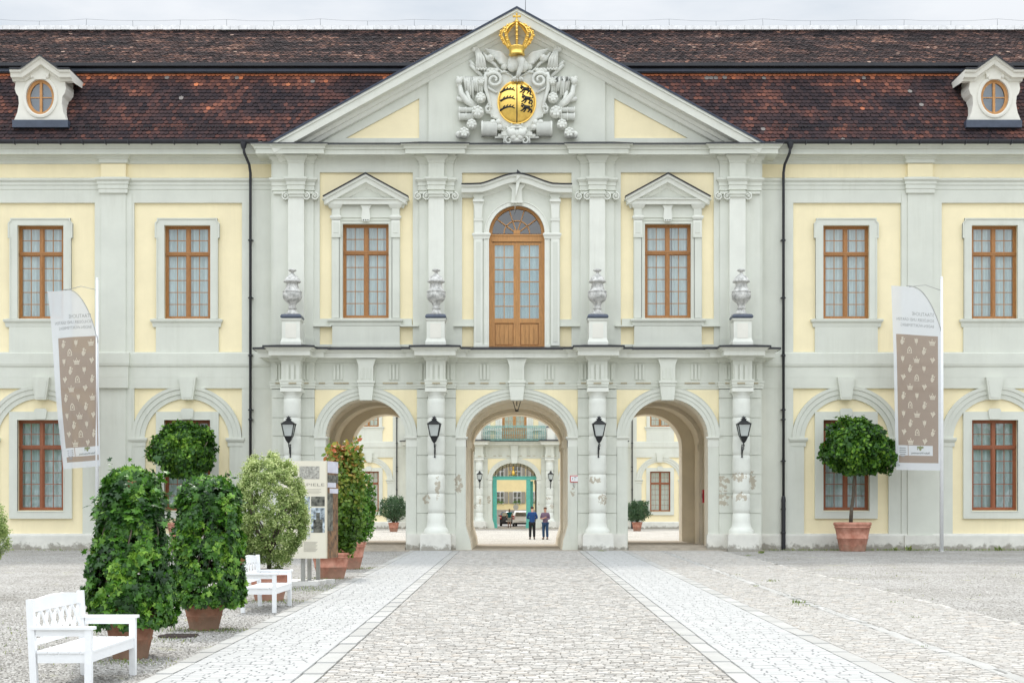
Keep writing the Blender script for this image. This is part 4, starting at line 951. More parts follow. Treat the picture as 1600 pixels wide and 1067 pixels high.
# ---------------------------------------------------------------- urns and their pedestals
def pedestal(parent, cx):
    y = -1.0; m = MB(); X0 = X_(cx, y); k = s_(-1.37)
    hw = 14/k
    z = lambda py: Z_(py, -1.37)
    m.sweepP([(X0+hw, y-hw), (X0+hw, y+hw), (X0-hw, y+hw), (X0-hw, y-hw)], [(0, z(497)), (.06, z(497.5)), (.05, z(499)), (.02, z(501)), (0, z(502)), (0, z(528)), (.03, z(532)), (.05, z(534)), (.05, z(541)), (0, z(541))], 'pale_plaster', close=True)
    m.box(X0-hw*.6, X0+hw*.6, y-hw-.012, y-hw+.05, z(528), z(505), 'cream_plaster')
    m.box(X0-hw*1.1, X0+hw*1.1, y-hw*1.1, y+hw*1.1, z(545), z(541), 'lead_black')
    m.build('pedestal', parent)
    c = MB(); c.lathe(X0, y, [(hw*1.3, z(497.5)), (hw*1.62, z(496)), (hw*1.66, z(494)), (hw*1.5, z(491)), (hw*1.2, z(490)), (.0, z(489.8))], 'lead_blue', 4, sm=False, cap=False)
    o = c.build('pedestal_cap', parent)
    me = o.data
    for v in me.vertices:
        dx, dy = v.co.x-X0, v.co.y-y; a = PI/4; f = 1.0
        v.co.x = X0+(dx*math.cos(a)-dy*math.sin(a))*f*1.0; v.co.y = y+(dx*math.sin(a)+dy*math.cos(a))*f
    return X0, y, z(490)
mat('urn_stone', (.48, .48, .455), .95, .34, 7, .3, 30, col2=(.56, .555, .53), detail=8, spec=.05)
def urn():
    m = MB(); pr = [(52, 475), (50, 470), (42, 455), (30, 440), (27, 432), (37, 428), (37, 424), (27, 420), (29, 400), (38, 382), (55, 368), (72, 350), (79, 328), (79, 302), (74, 296), (80, 292), (80, 286), (70, 278), (60, 268), (52, 250), (47, 225), (50, 213), (66, 210), (73, 206), (72, 200), (62, 190), (55, 178), (46, 162), (30, 150), (20, 142), (12, 132), (12, 122), (28, 116), (35, 110), (33, 104), (20, 97), (2, 93)]
    k = 5.333*40.2
    def mod(a, z):
        q = 475-z*k
        if 300 < q < 372: return 1+.03*abs(math.sin(a*6))-.015
        if 150 < q < 195: return 1+.05*abs(math.sin(a*6))-.02
        if 215 < q < 262: return 1+.04*abs(math.sin(a*8))-.02
        return 1
    m.lathe(0, 0, [(r/k, (475-v)/k) for r, v in pr], 'urn_stone', 64, mod=mod)
    m.box(-.28, .28, -.28, .28, -.03, .012, 'urn_stone')
    return m.build('stone_urn')
# ---------------------------------------------------------------- lamps
def wall_lamp(name='wall_lamp'):
    """front of the column at local y=0, lantern centre 0.42 in front; z=0 at the bottom of the glass"""
    e = empty(name); y = -.42; k = 40.7
    b = MB(); W1, W0 = 9.5/k, 5.8/k; zt = 19/k
    for sx in (-1, 1):
        for sy in (-1, 1): b.bar((sx*W0, y+sy*W0, 0), (sx*W1, y+sy*W1, zt), .028, .028, 'iron_black')
    for (ww, z) in ((W0, 0), (W1, zt)):
        for sg in (-1, 1): b.box(-ww-.014, ww+.014, y+sg*ww-.014, y+sg*ww+.014, z-.012, z+.02, 'iron_black'); b.box(sg*ww-.014, sg*ww+.014, y-ww-.014, y+ww+.014, z-.012, z+.02, 'iron_black')
    def frus(w0, z0, w1, z1): 
        b.add([(-w0, y-w0, z0), (w0, y-w0, z0), (w0, y+w0, z0), (-w0, y+w0, z0), (-w1, y-w1, z1), (w1, y-w1, z1), (w1, y+w1, z1), (-w1, y+w1, z1)], [(0, 3, 2, 1), (4, 5, 6, 7), (0, 1, 5, 4), (1, 2, 6, 5), (2, 3, 7, 6), (3, 0, 4, 7)], 'iron_black')
    frus(W1+.035, zt+.01, W1+.035, zt+.035); frus(W1+.01, zt+.035, .10, zt+.15); frus(.085, zt+.15, .085, zt+.20); frus(.11, zt+.20, .11, zt+.215); frus(.06, zt+.215, .05, zt+.26); frus(.085, zt+.26, .07, zt+.29); frus(.03, zt+.29, .01, zt+.33)
    frus(W0-.01, -.02, W0+.02, .0); frus(.10, -.13, W0, -.02); frus(.07, -.19, .10, -.13); frus(.04, -.24, .06, -.19)
    b.build('lantern_frame', e)
    g = MB(); a, c = W0-.008, W1-.012
    g.add([(-a, y-a, .01), (a, y-a, .01), (a, y+a, .01), (-a, y+a, .01), (-c, y-c, zt-.01), (c, y-c, zt-.01), (c, y+c, zt-.01), (-c, y+c, zt-.01)], [(0, 1, 5, 4), (1, 2, 6, 5), (2, 3, 7, 6), (3, 0, 4, 7), (0, 3, 2, 1)], 'lantern_glass'); g.build('lantern_glass', e)
    h = MB(); pts = [(0, y, -.2), (0, y+.02, -.36), (.02, y+.08, -.46), (.0, y+.2, -.52), (-.01, y+.3, -.62), (0, 0, -.72)]
    h.tube(pts, .02, 'iron_black', 8); h.tube([(0, 0, -.28), (0, -.02, -.5), (0, -.015, -.78)], [.018, .035, .02], 'iron_black', 8); h.tube([(0, y+.05, -.34), (.05, y+.12, -.36), (.06, y+.18, -.30), (.02, y+.2, -.27)], .012, 'iron_black', 6); h.tube([(0, y, -.27), (0, -.02, -.33)], .014, 'iron_black', 6)
    for z in (-.4, -.6, -.76): h.ball((0, -.03, z), .035, 'iron_black', 8, 6)
    h.build('bracket', e)
    return e
# ================================================================ build the palace
pav = pavilion('palace_gatehouse')
tag(pav, 'near gatehouse with three arches, a large pediment and a gilded coat of arms', 'building')
coat_of_arms(pav)
wl = wing('palace_wing', -330, 432, [292.5, 63, -166.5], [177, -52], 396, True)
tag(wl, 'near palace wing left of the gatehouse, yellow plaster under a tiled mansard roof', 'building', 'near palace wings')
wr = wing('palace_wing', mx_(432), mx_(-330), [1322.5, 1554.5, 1786], [1438, 1670], 396, True)
tag(wr, 'near palace wing right of the gatehouse, yellow plaster under a tiled mansard roof', 'building', 'near palace wings')
xo = X_(-330, YW); wing_roof(wl, xo, -3.6, .02, X_(405, 0)); wing_roof(wr, -xo, 3.6, .02, X_(mx_(405), 0))
dormer(wl, 63); dormer(wr, 1554)
downpipe(wl, 391, 1); downpipe(wr, 1224.5, -1)
# walls that close the corner between the wings and the gatehouse
U = urn(); ul = ['leftmost weathered stone urn on the balcony ledge beside the left downpipe', 'weathered stone urn on the balcony ledge just left of the arched balcony door', 'weathered stone urn on the balcony ledge just right of the arched balcony door', 'rightmost weathered stone urn on the balcony ledge beside the right downpipe']
lamps = wall_lamp(); ll = ['black wall lantern on the leftmost column, above the information board', 'black wall lantern on the column between the left and middle near arches', 'black wall lantern on the column between the middle and right near arches', 'black wall lantern on the rightmost column beside the peeling plaster']
for i, cpx in enumerate((456.8, 681.5, mx_(681.5), mx_(456.8))):
    X0, y0, zt = pedestal(pav, cpx)
    o = U if i == 0 else U.copy()
    if i: C.objects.link(o)
    o.location = (X0, y0, zt+.02); o.rotation_euler.z = i*.7; tag(o, ul[i], 'urn', 'stone urns on the balcony ledge')
    l = lamps if i == 0 else copy_tree(lamps)
    l.location = (X_((451, 678.5, 936, 1162)[i], -1.75), -1.33, Z_(682, -1.75)); tag(l, ll[i], 'lantern', 'black wall lanterns on the near columns')
# hanging lantern in the central passage
hl = empty('hanging_lantern', (X_(807.5, .6), .6, Z_(641.5, .6))); tag(hl, 'black iron lantern hanging in the crown of the middle near arch', 'lantern')
m = MB(); m.tube([(0, 0, .2), (0, 0, .75)], .02, 'iron_black', 6)
for a in range(4):
    t = a*PI/2+PI/4; m.tube([(.06*math.cos(t), .06*math.sin(t), 0), (.26*math.cos(t), .26*math.sin(t), .48)], .014, 'iron_black', 5); m.tube([(.26*math.cos(t), .26*math.sin(t), .48), (.26*math.cos(t+PI/2), .26*math.sin(t+PI/2), .48)], .014, 'iron_black', 5); m.tube([(.26*math.cos(t), .26*math.sin(t), .48), (0, 0, .66)], .012, 'iron_black', 5)
m.ball((0, 0, 0), (.08, .08, .04), 'iron_black'); m.build('lantern_frame', hl)
# ---------------------------------------------------------------- the far gatehouse across the court: the same design
FX, FY = -.2, 70
far = pavilion('far_gatehouse', near=False) if False else None
def deep(o, names):
    c = o.copy(); C.objects.link(c)
    for ch in [x for x in C.objects if x.parent is o]:
        if ch.name.split('.')[0] in names: continue
        k = ch.copy(); C.objects.link(k); k.parent = c
        for g in [x for x in C.objects if x.parent is ch]: h = g.copy(); C.objects.link(h); h.parent = k
    return c
far = deep(pav, {'coat_of_arms', 'lightning_rod', 'pedestal', 'pedestal_cap', 'tympanum', 'raking_cornice', 'pediment_roof'}); far.name = 'far_gatehouse'; far.location = (FX, FY, 0)
tag(far, 'gatehouse on the far side of the courtyard seen through the middle near arch', 'building')
skip = {'roof', 'dormer', 'gutter', 'snow_guard', 'lightning_conductor'}
fwl = deep(wl, skip); fwl.name = 'far_wing'; fwl.location = (FX, FY, 0); tag(fwl, 'palace wing across the courtyard seen through the left near arch', 'building', 'far palace wings')
fwr = deep(wr, skip); fwr.name = 'far_wing'; fwr.location = (FX, FY, 0); tag(fwr, 'palace wing across the courtyard seen through the right near arch', 'building', 'far palace wings')
# balcony railing of the far gatehouse with its two end piers
def farpx(px): return (px-807)/s_(FY-1.3)
m = MB(); zr0, zr1 = Z_(690, FY-1.3), Z_(665.5, FY-1.3); xa, xb = farpx(756), farpx(852); yy = FY-1.3
def bow(x): t = (x-xa)/(xb-xa); return yy-.35*math.sin(PI*t)
n = 34
for k in range(n+1):
    x = xa+(xb-xa)*k/n; y1 = bow(x)
    pts = [(x, y1, zr0+.1), (x, y1-.16*math.sin(.6), zr0+.45), (x, y1-.05, zr0+.8), (x, y1, zr1)]
    m.tube(pts, .022, 'verdigris', 5)
for k in range(n):
    x = xa+(xb-xa)*(k+.5)/n; y1 = bow(x)
    for (zc, r) in ((zr0+.35, .10), (zr0+.78, .13), (zr0+1.15, .09)):
        m.tube([(x+r*math.cos(a), y1-.05, zc+r*math.sin(a)) for a in [i*2*PI/8 for i in range(9)]], .018, 'verdigris', 4)
for z in (zr0+.1, zr0+.2, zr1-.12, zr1): m.tube([(xa+(xb-xa)*i/20, bow(xa+(xb-xa)*i/20), z) for i in range(21)], .035, 'verdigris', 5)
r = m.build('balcony_railing', far); r.matrix_parent_inverse = Matrix.Translation((-FX, -FY, 0))
for px in (746, 861):
    m = MB(); x = farpx(px)+.2; hw = .33
    for (a, z0, z1) in ((hw, Z_(690, FY-1), Z_(668, FY-1)), (hw*1.15, Z_(690, FY-1), Z_(687, FY-1))): m.box(x-a, x+a, -1.0-a, -1.0+a, z0, z1, 'pale_plaster')
    m.box(x-hw*1.25, x+hw*1.25, -1.0-hw*1.25, -1.0+hw*1.25, Z_(668, FY-1), Z_(666, FY-1), 'lead_blue')
    m.build('railing_pier', far)
for px, nm in ((749.5, 'small black wall lantern left of the far arch across the courtyard'), (860.5, 'small black wall lantern right of the far arch across the courtyard')):
    l = copy_tree(lamps); l.location = ((px-807)/s_(FY-1.7), FY-1.33, Z_(682, -1.75)); tag(l, nm, 'lantern', 'wall lanterns across the courtyard')
# ---------------------------------------------------------------- ground
def ground_sheet(name, x0, x1, ys, dz, matn):
    m = MB(); vs = []
    for y in ys: vs += [(x0, y, gz(y)+dz), (x1, y, gz(y)+dz)]
    m.add(vs, [(2*i, 2*i+1, 2*i+3, 2*i+2) for i in range(len(ys)-1)], matn); o = m.build(name, recalc=False); tag(o, kind='structure'); return o
def gravel_mat(name, cols, sc_=28, weeds=False, bump=.6):
    m = bpy.data.materials.new(name); m.use_nodes = True; t = m.node_tree; p = t.nodes['Principled BSDF']; p.inputs['Roughness'].default_value = .9; L = t.links.new
    tc = nn(t, 'ShaderNodeTexCoord'); vo = nn(t, 'ShaderNodeTexVoronoi'); vo.inputs['Scale'].default_value = sc_; L(tc.outputs['Object'], vo.inputs['Vector'])
    sp = nn(t, 'ShaderNodeSeparateColor'); L(vo.outputs['Color'], sp.inputs[0])
    r = nn(t, 'ShaderNodeValToRGB'); els = r.color_ramp.elements
    fill_ramp(els, cols)
    L(sp.outputs[0], r.inputs[0]); out = r.outputs[0]
    dk = nn(t, 'ShaderNodeValToRGB'); dk.color_ramp.elements[0].position = .45; dk.color_ramp.elements[0].color = (1, 1, 1, 1); dk.color_ramp.elements[1].position = .8; dk.color_ramp.elements[1].color = (.45, .42, .40, 1)
    L(vo.outputs['Distance'], dk.inputs[0]); q = nn(t, 'ShaderNodeMix', data_type='RGBA', blend_type='MULTIPLY'); q.inputs[0].default_value = 1; L(out, q.inputs[6]); L(dk.outputs[0], q.inputs[7]); out = q.outputs[2]
    n2 = nn(t, 'ShaderNodeTexNoise'); n2.inputs['Scale'].default_value = .5; n2.inputs['Detail'].default_value = 5; n2.inputs['Roughness'].default_value = .65; L(tc.outputs['Object'], n2.inputs['Vector'])
    r2 = nn(t, 'ShaderNodeValToRGB'); r2.color_ramp.elements[0].position = .3; r2.color_ramp.elements[0].color = (.72, .71, .68, 1); r2.color_ramp.elements[1].position = .7; r2.color_ramp.elements[1].color = (1, 1, 1, 1); L(n2.outputs[0], r2.inputs[0])
    q = nn(t, 'ShaderNodeMix', data_type='RGBA', blend_type='MULTIPLY'); q.inputs[0].default_value = 1; L(out, q.inputs[6]); L(r2.outputs[0], q.inputs[7]); out = q.outputs[2]
    if weeds:
        n3 = nn(t, 'ShaderNodeTexNoise'); n3.inputs['Scale'].default_value = 1.1; n3.inputs['Detail'].default_value = 8; n3.inputs['Roughness'].default_value = .75; L(tc.outputs['Object'], n3.inputs['Vector'])
        r3 = nn(t, 'ShaderNodeValToRGB'); r3.color_ramp.elements[0].position = .60; r3.color_ramp.elements[0].color = (0, 0, 0, 1); r3.color_ramp.elements[1].position = .68; r3.color_ramp.elements[1].color = (.7, .7, .7, 1); L(n3.outputs[0], r3.inputs[0])
        q = nn(t, 'ShaderNodeMix', data_type='RGBA'); L(r3.outputs[0], q.inputs[0]); L(out, q.inputs[6]); q.inputs[7].default_value = (.33, .33, .16, 1); out = q.outputs[2]
    L(out, p.inputs['Base Color'])
    b = nn(t, 'ShaderNodeBump'); b.inputs['Strength'].default_value = bump; b.inputs['Distance'].default_value = .02; b.invert = True; L(vo.outputs['Distance'], b.inputs['Height']); L(b.outputs[0], p.inputs['Normal'])
    MAT[name] = m
gravel_mat('gravel', [(0, (.22, .21, .195)), (.25, (.335, .325, .305)), (.6, (.43, .42, .40)), (1, (.58, .57, .545))], 26, True)
gravel_mat('court_gravel', [(0, (.42, .39, .34)), (.5, (.56, .53, .48)), (1, (.68, .65, .60))], 20)
gravel_mat('mortar_joint', [(0, (.12, .11, .095)), (.6, (.24, .22, .19)), (1, (.40, .38, .34))], 40)
gravel_mat('asphalt', [(0, (.30, .30, .29)), (1, (.42, .41, .40))], 60)
ground_sheet('gravel_forecourt', -260, 260, [-400, -200, -60, -30, -10, 0], 0, 'gravel')
ground_sheet('inner_courtyard', -260, 260, [0, 69, 800], 0, 'court_gravel')
ground_sheet('cobbled_roadway', -2.2, 2.4, [-60, -30, -1.2], .006, 'mortar_joint')
ground_sheet('cobbled_apron', 4.34, 8.0, [-60, -30, -1.0], .006, 'mortar_joint')
ground_sheet('paved_walkway', -4.12, -2.2, [-60, -30, -1.2], .008, 'mortar_joint')
ground_sheet('paved_walkway', 2.4, 4.34, [-60, -30, -1.2], .008, 'mortar_joint')
b = MB(); b.box(-40, 40, FY+9.3, FY+60, -.02, .10, 'asphalt'); b.box(-6, 6, FY-2.2, FY+9.3, -.02, .07, 'tan_stone'); tag(b.build('street'), kind='structure')
mat('cobble', (.6, .58, .55), .75, .10, 7, .5, 30, rnd=[(0, (.37, .345, .31)), (.2, (.44, .415, .38)), (.55, (.48, .46, .425)), (.85, (.53, .51, .475)), (1, (.49, .44, .38))])
mat('walk_slab', (.7, .7, .7), .7, .05, 3, .2, 40, rnd=[(0, (.42, .42, .41)), (.5, (.45, .45, .44)), (1, (.48, .48, .47))])
mat('kerb_slab', (.7, .7, .7), .7, .06, 3, .2, 40, rnd=[(0, (.36, .355, .335)), (1, (.44, .435, .415))])
def stones(name, parent, x0, x1, y0, y1, wx, wy, gapx, gapy, hz, matn, dz, jit, lab_h=.012, hj=.006, ins=.37):
    tv = [(-.5, -.5, -1), (.5, -.5, -1), (.5, .5, -1), (-.5, .5, -1), (-.5, -.5, -.35), (.5, -.5, -.35), (.5, .5, -.35), (-.5, .5, -.35), (-ins, -ins, 0), (ins, -ins, 0), (ins, ins, 0), (-ins, ins, 0)]
    tf = [(8, 9, 10, 11), (4, 5, 9, 8), (5, 6, 10, 9), (6, 7, 11, 10), (7, 4, 8, 11), (0, 1, 5, 4), (1, 2, 6, 5), (2, 3, 7, 6), (3, 0, 4, 7)]
    pos, scl, rnd, ang = [], [], [], []
    y = y0; 
    while y < y1:
        d = wy*random.uniform(1-jit*.6, 1+jit*.6); x = x0-random.random()*wx*.0; first = True
        while x < x1-.02:
            wd = wx*random.uniform(1-jit, 1+jit)
            if first: wd *= random.uniform(.5, 1); first = False
            if x+wd > x1-wx*.35: wd = x1-x
            pos.append((x+wd/2, y+d/2+(random.gauss(0, .003*jit*5) if hj > .002 else 0), gz(y)+dz+hz+random.gauss(0, hj))); scl.append((wd-gapx*random.uniform(.5, 1.5), d-gapy*random.uniform(.5, 1.5), hz+lab_h)); rnd.append(random.random()); ang.append(random.gauss(0, .025*jit) if hj > .002 else 0); x += wd
        y += d
    N = len(pos); a = np.array(ang); t1 = RNG.normal(0, .018 if hj > .003 else .003, N)
    R = np.zeros((N, 3, 3)); R[:, 0, 0] = np.cos(a); R[:, 0, 1] = -np.sin(a); R[:, 1, 0] = np.sin(a); R[:, 1, 1] = np.cos(a); R[:, 2, 2] = 1; R[:, 2, 0] = t1; R[:, 2, 1] = RNG.normal(0, .03 if hj > .003 else .003, N)
    return inst_mesh(name, tv, tf, np.array(pos), R, np.array(scl), rnd, matn, parent)
YN, YFp = -43.5, -1.25
def st(o): tag(o, kind='structure')
st(stones('roadway_cobbles', None, -2.19, 2.39, YN, YFp, .135, .088, .010, .011, .026, 'cobble', .0, .32, hj=.004, ins=.44))
st(stones('apron_cobbles', None, 4.36, 5.50, YN, YFp, .15, .10, .012, .012, .024, 'cobble', .0, .32, hj=.003, ins=.44))
st(stones('apron_cobbles', None, 5.72, 7.95, YN, YFp, .15, .10, .012, .012, .024, 'cobble', .0, .32, hj=.003, ins=.44))
st(stones('gutter_stones', None, 5.51, 5.71, YN, YFp, .2, .45, .02, .02, .028, 'kerb_slab', .0, .3, hj=.005))
st(stones('gutter_stones', None, 7.96, 8.08, YN+4, -9, .2, .4, .02, .03, .018, 'cobble', .0, .4, hj=.008))
for (a, c, e, f) in ((-4.12, -3.92, -2.44, -2.2), (4.10, 4.34, 2.4, 2.63)):
    st(stones('kerb_stones', None, a, c, YN, YFp, .3, 1.1, .004, .003, .036, 'kerb_slab', .0, .05, hj=.001, ins=.49)); st(stones('kerb_stones', None, e, f, YN, YFp, .3, 1.1, .004, .003, .036, 'kerb_slab', .0, .05, hj=.001, ins=.49))
    g0, g1 = (c, e) if a < 0 else (f, a)
    st(stones('walkway_slabs', None, g0+.012, g1-.012, YN, YFp, .25, .105, .012, .0018, .034, 'walk_slab', .0, .2, hj=.0008, ins=.475))
# loose pebbles on the gravel, a little relief at near distance
mat('pebble', (.6, .6, .6), .85, .1, 3, rnd=[(0, (.18, .17, .15)), (.4, (.33, .315, .29)), (1, (.52, .50, .47))])
N = 26000; px = np.concatenate([RNG.uniform(-11, -4.2, N), RNG.uniform(8.1, 17, N//3)]); py = CY+13+np.abs(RNG.normal(0, 1, len(px)))*9; n_ = len(px)
P = np.stack([px, py, .0095*py+.003], 1); rt = rot_from(np.stack([RNG.normal(0, .3, n_), RNG.normal(0, .3, n_), np.ones(n_)], 1), RNG.uniform(0, 6, n_))
tag(inst_mesh('loose_pebbles', [(-.5, -.4, -.2), (.5, -.4, -.2), (.4, .5, -.2), (-.5, .4, -.2), (-.1, -.1, .4), (.25, .15, .35)], [(0, 1, 4), (1, 5, 4), (1, 2, 5), (2, 3, 5), (3, 4, 5), (3, 0, 4)], P, rt, RNG.uniform(.012, .038, n_), RNG.random(n_), 'pebble', smooth=True), 'pale loose pebbles scattered over the gravel of the forecourt', 'gravel', kind='stuff')
# ---------------------------------------------------------------- foliage
def leafmat(name, cols, tr=.3, rough=.45):
    m = mat(name, (.5, .5, .5), rough, .06, 3, rnd=cols, trans=tr); m.node_tree.nodes['Principled BSDF'].inputs['Specular IOR Level'].default_value = .45
leafmat('bay_leaf', [(0, (.010, .045, .007)), (.4, (.040, .13, .013)), (.75, (.13, .30, .025)), (1, (.34, .56, .06))])
leafmat('ivy_leaf', [(0, (.009, .040, .007)), (.35, (.030, .105, .012)), (.7, (.09, .25, .022)), (.96, (.28, .50, .06)), (1, (.26, .12, .04))], .25, .38)
leafmat('pitto_leaf', [(0, (.09, .16, .04)), (.35, (.20, .30, .075)), (.7, (.40, .50, .17)), (1, (.72, .78, .38))], .3, .6)
leafmat('photinia_leaf', [(0, (.05, .12, .015)), (.5, (.14, .26, .03)), (.75, (.34, .38, .07)), (.9, (.50, .26, .07)), (1, (.52, .14, .06))], .3, .35)
leafmat('laurel_leaf', [(0, (.04, .13, .012)), (.5, (.11, .27, .025)), (1, (.30, .50, .08))], .35, .35)
leafmat('oleander_leaf', [(0, (.03, .075, .03)), (.6, (.075, .15, .06)), (1, (.17, .26, .10))], .3, .5)
leafmat('grass_blade', [(0, (.10, .16, .03)), (.6, (.20, .28, .06)), (1, (.40, .40, .14))], .3, .6)
LEAF = ([(0, 0, 0), (.28, .3, .05), (.30, .6, .06), (0, 1, -.06), (-.30, .6, .06), (-.28, .3, .05), (0, .5, 0)], [(0, 1, 6), (1, 2, 6), (2, 3, 6), (3, 4, 6), (4, 5, 6), (5, 0, 6)])
SLIM = ([(0, 0, 0), (.11, .4, .03), (0, 1, -.05), (-.11, .4, .03)], [(0, 1, 2), (0, 2, 3)])
_iv = [(0, -.1), (.22, -.28), (.45, -.1), (.30, .12), (.52, .42), (.2, .38), (0, .8), (-.2, .38), (-.52, .42), (-.30, .12), (-.45, -.1), (-.22, -.28)]
IVY = ([(x, y, -.12*(x*x+y*y)) for x, y in _iv]+[(0, .1, .05)], [(i, (i+1) % 12, 12) for i in range(12)])
def foliage(name, parent, P, Nn, leaf, size, matn, rnd=None, stuff=False, up=.25, jit=.6):
    n = len(P); nr = Nn+RNG.normal(0, jit, (n, 3)); nr[:, 2] += up
    R = rot_from(nr, RNG.uniform(0, 2*PI, n))
    return inst_mesh(name, leaf[0], leaf[1], P, R, RNG.uniform(size[0], size[1], n), RNG.random(n)**1.2 if rnd is None else rnd, matn, parent)
def fnoise(D, f, seed):
    return np.array([mnoise.noise(Vector((d[0]*f+seed, d[1]*f, d[2]*f))) for d in D])
def blob(n, rx, ry, rz, seed, rough=.22, fq=2.2, inner=.55, flat_bottom=None, fq2=6):
    D = RNG.normal(0, 1, (n, 3)); D /= np.linalg.norm(D, axis=1)[:, None]
    r = 1+rough*1.4*fnoise(D, fq, seed)+rough*.6*fnoise(D, fq2, seed+5)
    t = np.where(RNG.random(n) < .72, RNG.uniform(.90, 1.02, n), RNG.uniform(inner, .92, n))
    P = D*(r*t)[:, None]*np.array([[rx, ry, rz]])
    if flat_bottom is not None: P[:, 2] = np.maximum(P[:, 2], flat_bottom+RNG.normal(0, .03, n))
    return P, D
def column_shape(n, r0, r1, h, seed, sq=2.6, rough=.13, top=.15):
    """tall clipped shape: radius r0 at the foot, r1 near the rounded top"""
    a = RNG.uniform(0, 2*PI, n); t = RNG.random(n); cap = RNG.random(n) < .16
    prof = np.where(t < 1-top, r0+(r1-r0)*t/(1-top), r1*np.sqrt(np.clip(1-((t-1+top)/top)**2, 0, 1))*.9+.1*r1)
    prof *= (.86+.14*np.clip(t/.08, 0, 1))
    rad = np.where(cap, prof*np.sqrt(RNG.random(n)), prof)
    q = (np.abs(np.cos(a))**sq+np.abs(np.sin(a))**sq)**(-1/sq)
    D = np.stack([np.cos(a), np.sin(a), (t-.5)*.3], 1)
    nz = fnoise(np.stack([np.cos(a), np.sin(a), t*2.2], 1), 2.4, seed)*rough*1.6+fnoise(np.stack([np.cos(a)*2, np.sin(a)*2, t*5], 1), 2.4, seed+3)*rough
    rr = rad*q*(1+nz)*np.where(RNG.random(n) < .75, RNG.uniform(.93, 1.03, n), RNG.uniform(.7, .95, n))
    z = np.where(cap, h*(1-.12*(rad/r1)**2)*RNG.uniform(.9, 1.01, n), t*h)
    z = z+RNG.normal(0, .02, n)
    P = np.stack([rr*np.cos(a), rr*np.sin(a), z], 1); D[:, 2] = np.where(cap, 1.2, D[:, 2]); return P, D
def pot(parent, R, H, matn='terracotta', name='pot', Rb=.68):
    m = MB(); pr = [(R*Rb*.98, 0), (R*Rb, .02), (R*Rb*1.02, .05), (R*(Rb+.13), H*.42), (R*(Rb+.16), H*.43), (R*(Rb+.17), H*.46), (R*(Rb+.145), H*.475), (R*.925, H*.80), (R*.97, H*.81), (R*.975, H*.84), (R*.95, H*.85), (R*.955, H*.875), (R*1.0, H*.90), (R*1.02, H*.95), (R*1.0, H*.985), (R*.97, H), (R*.88, H), (R*.86, H*.93), (R*.85, H*.9)]
    m.lathe(0, 0, pr, matn, 40, cap=False); m.add([(R*Rb*math.cos(2*PI*i/40), R*Rb*math.sin(2*PI*i/40), .0) for i in range(40)], [tuple(range(40))], matn)
    p = m.build(name, parent)
    s = MB(); s.add([(R*.87*math.cos(2*PI*i/30), R*.87*math.sin(2*PI*i/30), H*.91+.02*math.sin(i*2.1)) for i in range(30)], [tuple(range(30))], 'soil'); s.build('soil', p)
    return p
def stems(parent, pts_list, r0, r1, matn='bark', name='trunk'):
    m = MB()
    for pts, a, c in pts_list: n = len(pts); m.tube(pts, [a+(c-a)*i/(n-1) for i in range(n)], matn, 8)
    return m.build(name, parent)
def bay_tree(px, pyfoot, lab, R=.72, H=1.12, crown=(1.22, 1.15, 1.04), lean=.06, seed=1, fb=-.85):
    d = F*2.02/(pyfoot-779.4); Y = CY+d; k = s_(Y)
    e = empty('bay_tree', ((px-807)/k, Y, gz(Y))); tag(e, lab, 'potted tree', 'round-headed potted trees before the wings')
    pot(e, R, H)
    zc = 1.5+(800-703)/k-gz(Y); cx = .27*(1 if lean > 0 else -.2)
    tr = [(-.07, 0, H*.9), (-.04, 0, H+.5), (.04, .02, H+1.0), (.05, 0, H+1.4), (.10, 0, zc-.9), (.15, 0, zc-.2)]
    L = [(tr, .075, .05)]
    for i in range(9): a = i*2.4; L.append(([(.10, 0, zc-1.0), (.1+.4*math.cos(a), .4*math.sin(a), zc-.5), (.2+.9*math.cos(a), .9*math.sin(a), zc+.1+.1*(i % 3))], .045, .015))
    stems(e, L, .1, .04)
    n = 13000; P, D = blob(n, *crown, seed, .34 if lean > 0 else .26, 2.6, .5, flat_bottom=fb, fq2=5)
    # ragged: drooping right lobe
    P[:, 2] -= .22*np.clip(P[:, 0]-.5, 0, None)*lean/.06
    P += np.array([[cx, 0, zc]])
    r = np.clip(RNG.random(n)**1.1*.75+.25*(.5+fnoise(P, 1.6, seed)), 0, 1)
    foliage('crown', e, P, D, LEAF, (.10, .20), 'bay_leaf', r)
    return e
bay_tree(1332, 860.5, 'round-headed green tree in a terracotta pot against the right wing, left of the right flagpole', seed=3)
bay_tree(290, 860.5, 'round-headed green tree rising behind the two ivy columns, before the left wing', crown=(1.13, 1.05, 1.0), lean=-.02, seed=11, fb=-1.0)
